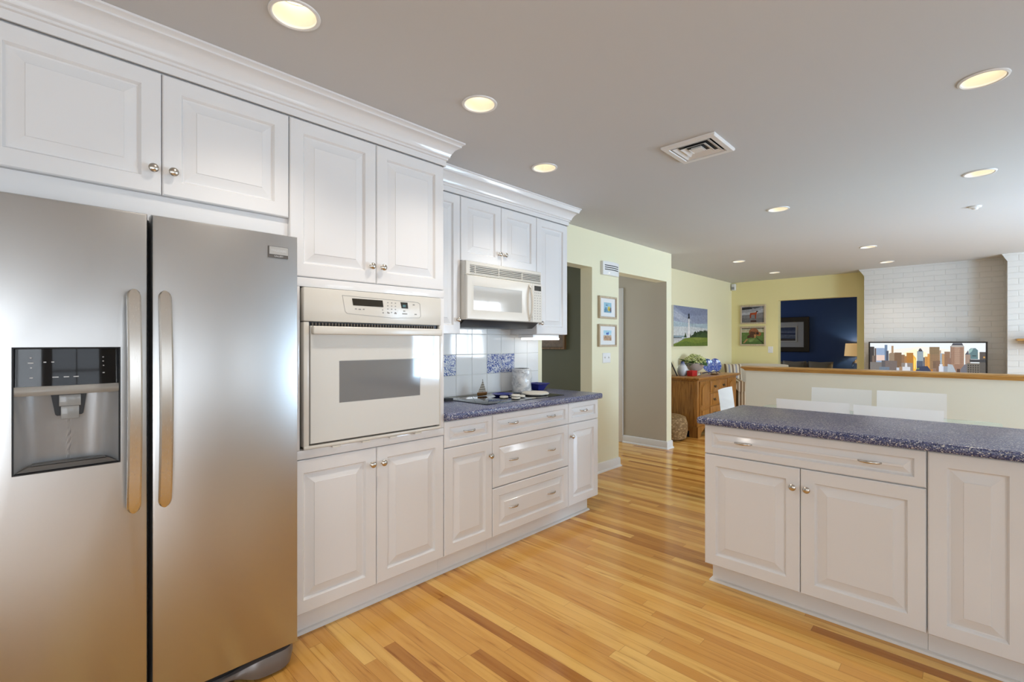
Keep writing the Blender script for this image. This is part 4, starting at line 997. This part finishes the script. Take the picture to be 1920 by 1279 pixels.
dog2 = [((96, 122, 60), R4(0, 1, 0, 1)), ((190, 186, 160), R4(0, 1, .72, 1)), ((120, 112, 96), R4(0, 1, .92, 1)), ((176, 150, 110), R4(.0, .4, .80, .84)), ((80, 108, 52), [(0, .2), (.4, .1), (1, .25), (1, 0), (0, 0)]), ((124, 146, 86), [(.3, .3), (.6, .34), (.5, .15), (.35, .12)]),
        ((128, 76, 44), ell(.55, .72, .22, .27)), ((86, 54, 34), ell(.50, .60, .13, .22)), ((150, 92, 58), ell(.56, .86, .16, .10)), ((160, 100, 60), ell(.78, .62, .10, .13)), ((54, 36, 28), ell(.72, .66, .06, .08)), ((176, 130, 84), [(.56, .6), (.66, .58), (.64, .4), (.58, .36)]), ((80, 50, 32), [(.26, .5), (.4, .6), (.42, .4), (.26, .36)]), ((178, 140, 92), [(.22, .32), (.30, .30), (.14, .06), (.06, .06)]), ((40, 34, 28), [(.66, .4), (.69, .40), (1, .04), (.97, .02)])]
framed('picture_frame', 'lower wood-framed photo of a brown dog lying in grass', -3.095, -2.66, 1.270, 1.620, dog2, PB, FRAMEW, 0.028, 0.0, 0.0)
switch('single white light switch beside the opening to the navy room', PB, -2.625, -2.545, 1.142, 1.256, 1)
t = thing('motion_sensor', 'small white motion sensor in the upper corner above the dog photos', 'sensor', (-3.20, 9.20, 2.35))
obj('housing', MB().box(-3.235, -3.165, 9.185, 9.249, 2.295, 2.415, 0.008), WPLAST, t)
obj('lens', MB().box(-3.225, -3.178, 9.178, 9.1845, 2.31, 2.36, 0.003), MATG, t)
# oak chest
t = thing('chest', 'antique oak chest of drawers under the lighthouse canvas', 'chest', (-3.0, 7.25, 0))
XCF = -2.74; CT = 0.835; Pc = LEFT(XCF)
obj('body', MB().box(-3.245, XCF, 6.50, 8.0, 0.15, 0.795, 0.004), CHESTW, t)
obj('side_panel', MB().rects(FRONT(6.50), [(-3.22, -2.77, 0.19, 0.775, 0.0), (-3.22, -2.77, 0.19, 0.775, 0.006), (-3.19, -2.80, 0.22, 0.745, 0.006), (-3.18, -2.81, 0.23, 0.735, 0.001)]), CHESTW, t)
obj('top', MB().box(-3.247, XCF + 0.05, 6.44, 8.06, 0.812, CT, 0.008, 3).box(-3.247, XCF + 0.03, 6.465, 8.035, 0.795, 0.8118, 0.006), CHESTW, t)
m_ = MB()
for (y0, y1) in ((6.49, 6.74), (7.76, 8.01)):
    m_.prism(Pc, [(y0, 0.0005), (y0 + 0.09 if y0 < 7 else y0 + 0.16, 0.0005), (y0 + 0.11 if y0 < 7 else y0 + 0.14, 0.06), (y1 if y0 < 7 else y0, 0.12), (y1, 0.15), (y0, 0.15)] if y0 < 7 else [(y0 + 0.16, 0.0005), (y1, 0.0005), (y1, 0.15), (y0, 0.15), (y0, 0.12), (y0 + 0.14, 0.06)], -0.03, 0.012)
m_.box(-3.24, -3.16, 6.49, 6.52, 0.0005, 0.15).box(-2.85, XCF - 0.031, 6.49, 6.52, 0.0005, 0.15).box(-3.16, -2.85, 6.49, 6.52, 0.09, 0.15)
m_.box(-3.24, -3.16, 7.97, 8.0, 0.0005, 0.15)
m_.box(XCF - 0.03, XCF + 0.014, 6.74, 7.76, 0.11, 0.15)
obj('bracket_base', m_, CHESTW, t)
BP = MB()
BP.sphere((0, 0, 0.004), 0.012, 1, 1, 0.4); BP.sphere((-0.03, 0.004, 0.003), 0.013, 1.2, 1, 0.35); BP.sphere((0.03, 0.004, 0.003), 0.013, 1.2, 1, 0.35); BP.sphere((0, -0.014, 0.003), 0.010, 1, 1, 0.35)
BP.tube([(-0.028, 0.002, 0.006), (-0.02, -0.012, 0.016), (0, -0.018, 0.018), (0.02, -0.012, 0.016), (0.028, 0.002, 0.006)], 0.0035)
BPM = BP.mesh('bail_pull'); BPM.materials.append(BRASS)
def chdoor(y0, y1):
    m_ = MB()
    def arch(z0, z1, inset):
        a, b = y0 + inset, y1 - inset; r = (b - a) / 2; pts = [(a, z0), (b, z0)]
        if z1 > 0.6:
            for k in range(13): an = PI * k / 12; pts.append(((a + b) / 2 + r * math.cos(an), z1 - r * 0.8 + r * 0.8 * math.sin(an)))
        else: pts += [(b, z1), (a, z1)]
        return pts
    m_.prism(Pc, R4(y0, y1, 0.20, 0.775), 0.0, 0.012)
    m_.prism(Pc, arch(0.42, 0.755, 0.03), 0.012, 0.016); m_.prism(Pc, arch(0.445, 0.735, 0.05), 0.016, 0.024)
    m_.prism(Pc, arch(0.22, 0.39, 0.03), 0.012, 0.016); m_.prism(Pc, arch(0.24, 0.37, 0.05), 0.016, 0.024)
    return m_
obj('door', chdoor(6.56, 6.90), CHESTW, t); obj('door', chdoor(7.60, 7.94), CHESTW, t)
def chdrawer(y0, y1, z0, z1):
    d = obj('drawer', MB().rects(Pc, [(y0, y1, z0, z1, 0.0), (y0, y1, z0, z1, 0.010), (y0 + 0.012, y1 - 0.012, z0 + 0.012, z1 - 0.012, 0.018)]), CHESTW, t)
    return d
for (y0, y1) in ((6.93, 7.24), (7.26, 7.57)):
    d = chdrawer(y0, y1, 0.60, 0.77); inst('bail_pull', BPM, d, Pc((y0 + y1) / 2, 0.685, 0.018), R_L)
for (z0, z1) in ((0.41, 0.585), (0.20, 0.395)):
    d = chdrawer(6.93, 7.57, z0, z1)
    for yy in (7.06, 7.44): inst('bail_pull', BPM, d, Pc(yy, (z0 + z1) / 2, 0.018), R_L)
# things on the chest
ZT = CT + 0.0006
t = thing('photo_frame', 'dark photo frame seen edge-on at the left end of the oak chest', 'picture frame', (-3.13, 6.62, ZT))
bm = MB(); bm.box(-0.05, 0.05, -0.008, 0.008, 0.0, 0.25, 0.003); bm.bm.transform(Matrix.Translation((-3.10, 6.65, ZT + 0.004)) @ Matrix.Rotation(math.radians(115), 4, 'Z') @ Matrix.Rotation(math.radians(-24), 4, 'X'))
obj('frame', bm, BLACK, t)
bm = MB(); bm.box(-0.02, 0.02, -0.003, 0.003, 0.0, 0.16); bm.bm.transform(Matrix.Translation((-3.10, 6.65, ZT + 0.002)) @ Matrix.Rotation(math.radians(115), 4, 'Z') @ Matrix.Translation((0, 0.115, 0)) @ Matrix.Rotation(math.radians(16), 4, 'X'))
obj('easel_leg', bm, BLACK, t)
VP = [(0.001, 0), (0.050, 0), (0.066, 0.02), (0.078, 0.06), (0.074, 0.10), (0.056, 0.14), (0.032, 0.175), (0.024, 0.20), (0.027, 0.212), (0.022, 0.212), (0.019, 0.19), (0.001, 0.18)]
vs_ = MB().lathe(VP, n=36); o = single('vase', vs_, VASE, 'bottle-shaped vase with dark blue neck and pale body on the chest', 'vase', (-3.085, 6.795, ZT), local=True)
single('box', MB().box(-2.998, -2.918, 6.75, 6.92, ZT, ZT + 0.078, 0.002), REDB, 'flat red box standing before the flower bowl', 'box', (-2.975, 6.81, ZT))
t = thing('flower_bowl', 'taupe footed bowl of pale green hydrangeas on the chest', 'plant', (-3.06, 7.16, ZT))
fb = (-3.06, 7.16)
obj('bowl', MB().lathe([(0.001, 0), (0.055, 0), (0.055, 0.01), (0.03, 0.03), (0.05, 0.05), (0.11, 0.09), (0.148, 0.15), (0.152, 0.175), (0.146, 0.175), (0.10, 0.10), (0.001, 0.07)], *fb, ZT, 36), PINKB, t)
m_ = MB(); rr = random.Random(5)
for k in range(26):
    a = rr.uniform(0, 2 * PI); r0 = rr.uniform(0.06, 0.13); L = rr.uniform(0.08, 0.16); el = rr.uniform(-0.4, 0.5)
    c = Vector((fb[0] + r0 * math.cos(a), fb[1] + r0 * math.sin(a), ZT + 0.18)); dv = Vector((math.cos(a), math.sin(a), el)); sd = Vector((-math.sin(a), math.cos(a), 0.2)) * L * 0.3
    bm = bmesh.new(); q = [bm.verts.new(p) for p in (c, c + dv * L * 0.45 + sd + Vector((0, 0, 0.012)), c + dv * L, c + dv * L * 0.45 - sd + Vector((0, 0, 0.012)), c + dv * L * 0.5)]
    bm.faces.new((q[0], q[1], q[4])); bm.faces.new((q[1], q[2], q[4])); bm.faces.new((q[2], q[3], q[4])); bm.faces.new((q[3], q[0], q[4])); m_.merge(bm)
obj('leaves', m_, LEAF, t)
m_ = MB()
for k in range(230):
    a = rr.uniform(0, 2 * PI); ph = math.acos(rr.uniform(0.0, 1)); R_ = rr.uniform(0.8, 1.05)
    m_.sphere((fb[0] + 0.15 * R_ * math.sin(ph) * math.cos(a), fb[1] + 0.15 * R_ * math.sin(ph) * math.sin(a), ZT + 0.18 + 0.13 * R_ * math.cos(ph)), rr.uniform(0.010, 0.018), 1, 1, 0.7, 1)
bl = obj('blossoms', m_, BLOSS, t); bl['kind'] = 'stuff'
t = thing('votive_holder', 'little clear glass votive beside the red box', 'candle holder', (-2.93, 6.98, ZT))
obj('cup', MB().lathe([(0.032, 0), (0.038, 0.02), (0.035, 0.05), (0.030, 0.05), (0.030, 0.012), (0.001, 0.010)], -2.93, 6.98, ZT, 12), CRYST, t)
def stand_plate(y, x, r, label):
    t = thing('display_plate', label, 'plate', (x, y, ZT), 0, 'blue and white porcelain on the chest')
    M = Matrix.Translation((x, y, ZT + 0.03 + r * 0.95)) @ Matrix.Rotation(math.radians(-28), 4, 'Z') @ Matrix.Rotation(math.radians(75), 4, 'Y')
    obj('plate', MB().lathe([(0.001, 0.0), (r * 0.6, 0.0), (r, 0.018), (r, 0.022), (r * 0.62, 0.006), (0.001, 0.005)], n=36, M=M), DELFT2, t)
    obj('stand', MB().tube([(x + 0.05, y - 0.05, ZT + 0.006), (x + 0.02, y - 0.04, ZT + 0.03), (x - 0.03, y - 0.02, ZT + 0.02), (x - 0.08, y, ZT + 0.006)], 0.005).tube([(x + 0.07, y + 0.03, ZT + 0.006), (x + 0.04, y + 0.03, ZT + 0.03), (x - 0.02, y + 0.04, ZT + 0.02), (x - 0.08, y + 0.05, ZT + 0.006)], 0.005), COBALT, t)
stand_plate(7.44, -2.98, 0.105, 'blue and white plate on a stand, next to the flower bowl')
stand_plate(7.70, -2.96, 0.105, 'blue and white plate on a stand, farthest from the flower bowl')
t_ = MB().lathe(dish(0.07, 0.016, 0.001), -2.83, 7.33, ZT, 28)
single('dish', t_, BROWNF, 'small brown dish lying in front of the blue plates', 'dish', (-2.83, 7.33, ZT))
# pouf and cloth
pf = MB().lathe([(0.001, 0.0008), (0.17, 0.0008), (0.215, 0.03), (0.235, 0.12), (0.235, 0.22), (0.21, 0.31), (0.15, 0.335), (0.001, 0.34)], -3.0, 6.20, 0, 40)
single('pouf', pf, WOVEN, 'round woven rattan pouf beside the oak chest', 'pouf', (-3.0, 6.20, 0))
def cloth(a, b): return (-3.15 + 0.33 * a, 6.50 + 0.28 * b, 0.004 + 0.07 * math.sin(PI * a) * math.sin(PI * b) + 0.012 * math.sin(9 * a + 4 * b) * math.sin(PI * a) * math.sin(PI * b))
single('cloth', MB().grid(lambda a, b: (lambda p: (p[0] + 0.0, p[1], p[2]))(cloth(a, b)), 16, 16, 0.003), NAVYF, 'crumpled navy cloth on the floor under the chest', 'cloth', (-2.98, 6.64, 0.0))
# corner armchair, faces the room diagonally
t = thing('armchair', 'cream armchair with striped rolled arms in the far corner', 'armchair', (-2.50, 8.60, 0), math.radians(28))
obj('seat', MB().box(-0.30, 0.30, -0.36, 0.28, 0.20, 0.46, 0.04, 3), CREAMF, t, local=True)
def aback(a, b): return (-0.46 + 0.92 * a, 0.28 + 0.12 * b ** 2 - 0.03 * math.sin(PI * a), 0.30 + 0.66 * b - 0.02 * (2 * a - 1) ** 4)
obj('backrest', MB().grid(aback, 16, 12, 0.10), CREAMF, t, local=True)
for sx in (-1, 1):
    m_ = MB().box(sx * 0.40 - 0.06, sx * 0.40 + 0.06, -0.38, 0.30, 0.10, 0.60, 0.02)
    m_.tube([(sx * 0.41, -0.40, 0.615), (sx * 0.41, 0.32, 0.635)], 0.088, 20)
    obj('arm', m_, STRIPE, t, local=True)
for sx in (-0.36, 0.36):
    for sy in (-0.33, 0.30): obj('leg', MB().box(sx - 0.025, sx + 0.025, sy - 0.025, sy + 0.025, 0.0005, 0.20), BROWNF, t, local=True)
def pillow(a, b):
    u, v = 2 * a - 1, 2 * b - 1; return (0.21 * u, 0.075 * max(0, (1 - u ** 4) * (1 - v ** 4)) ** 0.5, 0.20 * v)
def pillow_mb(w_=0.21, h_=0.20, d_=0.075):
    m_ = MB()
    for s_ in (1, -1): m_.grid(lambda a, b: (w_ * (2 * a - 1) * (1 - 0.06 * (1 - abs(2 * b - 1))), s_ * d_ * max(0, (1 - (2 * a - 1) ** 4) * (1 - (2 * b - 1) ** 4)) ** 0.5, h_ * (2 * b - 1) * (1 - 0.06 * (1 - abs(2 * a - 1)))), 16, 16)
    bmesh.ops.remove_doubles(m_.bm, verts=m_.bm.verts[:], dist=0.0004); return m_
o = single('throw_pillow', pillow_mb(0.14, 0.15, 0.06), STRIPE2, 'striped throw pillow leaning in the corner armchair', 'pillow', (0, 0, 0), local=True)
o.location = (-2.98, 8.55, 0.81); o.rotation_euler = (math.radians(-14), 0, math.radians(34)); ROOT[o.name] = Vector(o.location)
# television before the brick wall
TY = 8.80; PT = FRONT(TY)
t = thing('television', 'flat television showing a city skyline at dusk, before the brick wall', 'television', (-0.495, TY, 0.0))
tu0, tu1, tv0, tv1 = -1.122, 0.133, 0.60, 1.336
obj('bezel', frame4(MB(), PT, tu0, tu1, tv0, tv1, 0.018, 0.0, 0.012, 0.002).prism(PT, R4(tu0 + 0.001, tu1 - 0.001, tv0 + 0.001, tv1 - 0.001), -0.04, -0.0005), mat('brown_black_bezel', (0.018, 0.012, 0.010), 0.35), t)
def cx(x): return (x - 75) / 1752.0
def cy(y): return max(0.0, 1 - (y - 105) / 770.0)
def B(c, x0, x1, yt, yb=700): return (c, [(cx(x0), cy(yb)), (cx(x1), cy(yb)), (cx(x1), cy(yt)), (cx(x0), cy(yt))])
def poly(c, *p): return (c, [(cx(a), cy(b)) for a, b in p])
city = [((232, 238, 242), R4(0, 1, 0, 1)), poly((240, 236, 226), (75, 330), (1827, 330), (1827, 250), (900, 160), (75, 250)), poly((252, 240, 205), (600, 420), (1050, 420), (980, 250), (800, 200), (640, 260)),
        B((70, 66, 66), 75, 145, 165), B((120, 105, 95), 110, 175, 310), B((96, 82, 78), 150, 178, 190), B((150, 170, 200), 180, 325, 187), poly((225, 200, 190), (182, 390), (320, 390), (320, 300), (182, 300)), B((180, 165, 150), 325, 338, 195),
        B((110, 132, 160), 320, 365, 135), B((78, 82, 98), 345, 385, 230), B((168, 140, 112), 432, 466, 150), B((150, 132, 112), 390, 530, 275), B((122, 98, 78), 480, 597, 257), poly((150, 130, 108), (395, 275), (420, 262), (470, 262), (500, 275)),
        B((140, 110, 84), 597, 650, 290), B((165, 122, 80), 640, 676, 310), B((176, 122, 58), 676, 782, 258), poly((240, 178, 66), (782, 290), (825, 340), (832, 560), (782, 560)), poly((252, 214, 110), (790, 330), (822, 380), (812, 520), (790, 500)),
        B((140, 120, 92), 1030, 1180, 165), B((196, 140, 74), 960, 1040, 315), B((210, 150, 76), 1000, 1040, 270), B((150, 122, 94), 1050, 1175, 280), B((120, 98, 82), 1080, 1180, 380), B((176, 150, 128), 1180, 1202, 215), B((150, 168, 186), 1190, 1245, 262), B((188, 148, 104), 1215, 1260, 270), B((142, 110, 88), 1252, 1335, 235),
        B((108, 128, 150), 842, 935, 232), B((150, 165, 175), 845, 930, 240, 380), B((82, 92, 112), 835, 935, 385), poly((70, 66, 70), (860, 232), (868, 205), (915, 205), (925, 232)), B((76, 72, 78), 875, 905, 190, 210), B((54, 58, 82), 938, 958, 325),
        B((158, 126, 106), 1338, 1532, 150), B((176, 146, 126), 1400, 1470, 160), B((134, 106, 92), 1338, 1350, 155), poly((66, 68, 78), (1350, 150), (1372, 108), (1505, 108), (1525, 150)), poly((172, 168, 164), (1345, 165), (1360, 138), (1515, 138), (1530, 165)), B((150, 118, 100), 1400, 1520, 420), B((140, 110, 96), 1300, 1345, 330),
        poly((92, 122, 128), (1600, 340), (1600, 205), (1625, 182), (1690, 180), (1722, 210), (1725, 340)), poly((150, 182, 180), (1605, 260), (1600, 215), (1630, 186), (1660, 186), (1640, 230)), B((40, 52, 58), 1645, 1700, 287, 298), poly((82, 86, 100), (1545, 275), (1590, 210), (1600, 275)), B((158, 136, 122), 1548, 1620, 275), B((84, 76, 72), 1745, 1827, 235), B((198, 150, 80), 1795, 1820, 300, 325),
        B((122, 118, 116), 75, 280, 415), B((96, 94, 98), 270, 335, 385), B((116, 106, 104), 330, 525, 388), B((110, 124, 140), 230, 400, 490), B((142, 132, 126), 595, 775, 418), B((206, 208, 214), 605, 735, 480), poly((214, 214, 218), (650, 480), (655, 420), (685, 420), (690, 480)), B((188, 196, 208), 515, 560, 495), B((160, 132, 108), 560, 610, 480),
        poly((58, 66, 92), (810, 560), (850, 470), (1000, 460), (1060, 540), (1090, 700), (800, 700)), B((120, 140, 90), 835, 875, 492, 515), B((190, 128, 60), 1050, 1110, 508, 540), B((140, 118, 108), 1080, 1160, 490, 560), B((128, 102, 86), 1130, 1190, 375),
        B((196, 204, 222), 1170, 1240, 455), B((210, 214, 224), 1180, 1225, 425), B((150, 158, 170), 1242, 1300, 455), poly((172, 182, 192), (1296, 560), (1300, 420), (1370, 430), (1430, 560)), poly((112, 112, 122), (1470, 700), (1480, 500), (1540, 420), (1570, 420), (1570, 700)), B((112, 106, 98), 1570, 1750, 400), B((92, 88, 84), 1745, 1827, 375), B((60, 60, 64), 1610, 1827, 345, 385), B((84, 64, 58), 1430, 1475, 490)]
for i in range(5):
    for j in range(5): city.append(B((44, 42, 44), 1585 + 33 * i, 1600 + 33 * i, 425 + 32 * j, 443 + 32 * j))
for i in range(6): city.append(B((112, 92, 70), 1034 + 24 * i, 1037 + 24 * i, 170)); city.append(B((128, 100, 86), 1360 + 28 * i, 1364 + 28 * i, 170, 420))
for j in range(8): city.append(B((122, 98, 74), 1030, 1180, 190 + 26 * j, 193 + 26 * j)); city.append(B((140, 112, 96), 1340, 1530, 190 + 28 * j, 193 + 28 * j))
picture('screen', t, PT, tu0 + 0.018, tu1 - 0.018, tv0 + 0.018, tv1 - 0.018, city, SCREEN, w0=0.0005, dw=0.00006)
obj('pedestal', MB().box(-0.62, -0.37, TY - 0.10, TY + 0.10, 0.551, 0.560, 0.003).box(-0.53, -0.46, TY + 0.005, TY + 0.035, 0.5605, 0.64, 0.003), BLACK, t)
t = thing('media_console', 'low dark console carrying the television', 'console', (-0.5, 8.68, 0))
obj('body', MB().box(-1.10, 0.12, 8.45, 8.92, 0.08, 0.55, 0.006), BROWNF, t)
for x in (-0.79, -0.19): obj('door', MB().panel(FRONT(8.45), x - 0.29, x + 0.29, 0.10, 0.53, 0.018), BROWNF, t)
for x in (-1.05, 0.07):
    for y in (8.50, 8.87): obj('leg', MB().box(x - 0.02, x + 0.02, y - 0.02, y + 0.02, 0.0005, 0.0795), BROWNF, t)
# mantel shelf on the brick chimney breast
t = thing('mantel_shelf', 'honey oak mantel shelf on the white brick at the right edge', 'shelf', (1.3, 8.5, 1.36))
obj('board', MB().box(0.375, 2.3, 8.32, 8.588, 1.345, 1.372, 0.004), OAKCAP, t)
m_ = MB().prism(FRONT(8.589), [(0.45, 1.345), (2.22, 1.345), (2.18, 1.30), (2.14, 1.27), (0.53, 1.27), (0.49, 1.30)], 0.0, 0.17)
obj('moulding', m_, OAKCAP, t)

# ------------------------------------------------------------------ navy room beyond the opening
PN = FRONT(11.0)
t = thing('framed_artwork', 'dark framed seascape with pale mat on the navy wall', 'picture', (-2.95, 11.0, 1.49))
obj('frame', frame4(MB(), PN, -3.50, -2.36, 1.135, 1.845, 0.10, 0.0005, 0.04, 0.01), mat('dark_frame', (0.020, 0.014, 0.012), 0.35), t)
obj('mat_board', MB().prism(PN, R4(-3.40, -2.46, 1.235, 1.745), 0.001, 0.012), MATG, t)
obj('inner_frame', frame4(MB(), PN, -3.27, -2.575, 1.335, 1.668, 0.03, 0.012, 0.018, 0.002), mat('silver_fillet', (0.35, 0.34, 0.33), 0.4), t)
sea = [((62, 72, 100), R4(0, 1, 0, 1)), ((44, 54, 84), R4(0, 1, .78, 1)), ((84, 92, 118), R4(0, 1, .58, .70)), ((24, 36, 72), R4(0, 1, .36, .56)), ((130, 138, 150), [(0, .40), (.4, .46), (1, .42), (1, .38), (.5, .41), (0, .36)]), ((110, 116, 128), [(0, .28), (.6, .33), (1, .30), (1, .27), (0, .24)]), ((52, 44, 40), [(0, .2), (1, .14), (1, 0), (0, 0)])]
picture('print', t, PN, -3.24, -2.605, 1.365, 1.638, sea, w0=0.0126)
t = thing('sofa', 'taupe sofa against the navy wall, only its top showing', 'sofa', (-2.85, 10.5, 0))
obj('base', MB().box(-3.75, -1.95, 9.95, 10.90, 0.10, 0.50, 0.03, 3), TAUPEF, t)
obj('backrest', MB().box(-3.75, -1.95, 10.70, 10.93, 0.30, 0.94, 0.05, 3), TAUPEF, t)
for x in (-3.86, -1.84): obj('arm', MB().box(x - 0.10, x + 0.10, 9.95, 10.93, 0.10, 0.66, 0.04, 3), TAUPEF, t)
for x in (-3.8, -1.9):
    for y in (10.02, 10.85): obj('leg', MB().box(x - 0.03, x + 0.03, y - 0.03, y + 0.03, 0.0005, 0.0995), BROWNF, t)
for (x, lab) in ((-2.53, 'taupe cushion on the navy room sofa, left one'), (-2.09, 'taupe cushion on the navy room sofa, by the lamp')):
    o = single('sofa_cushion', pillow_mb(0.205, 0.235, 0.09), mat('greige_fabric', (0.17, 0.15, 0.12), 0.9), lab, 'cushion', (0, 0, 0), 'taupe sofa cushions', local=True)
    o.location = (x, 10.55, 0.735); o.rotation_euler = (math.radians(-12), 0, 0)
t = thing('side_table', 'small dark table under the lamp in the navy room', 'table', (-1.555, 10.78, 0))
obj('tabletop', MB().lathe([(0.17, 0), (0.17, 0.02)], -1.555, 10.78, 0.655, 32), BROWNF, t)
obj('post', MB().lathe([(0.14, 0.0005), (0.14, 0.015), (0.025, 0.03), (0.025, 0.654)], -1.555, 10.78, 0, 24), BROWNF, t)
t = thing('table_lamp', 'lit table lamp with drum shade and clear glass base in navy room', 'lamp', (-1.555, 10.78, 0.6755))
obj('base', MB().lathe([(0.06, 0), (0.065, 0.02), (0.03, 0.05), (0.07, 0.12), (0.085, 0.20), (0.06, 0.28), (0.02, 0.32), (0.012, 0.36), (0.012, 0.40)], -1.555, 10.78, 0.6758, 28), CRYST, t)
obj('shade', MB().lathe([(0.19, 0), (0.17, 0.235), (0.168, 0.235), (0.188, 0)], -1.555, 10.78, 1.075, 40, caps=False), SHADE, t)
obj('bulb', MB().sphere((-1.555, 10.78, 1.16), 0.03), mat('bulb_glow', (1, 0.9, 0.7), 0.4, emit=(1.0, 0.78, 0.48), estr=20), t)
pl = bpy.data.lights.new('lamp_bulb', 'POINT'); pl.energy = 9; pl.color = (1.0, 0.86, 0.55); pl.shadow_soft_size = 0.035
po = bpy.data.objects.new('lamp_bulb', pl); COL.objects.link(po); po.location = (-1.555, 10.78, 1.215)
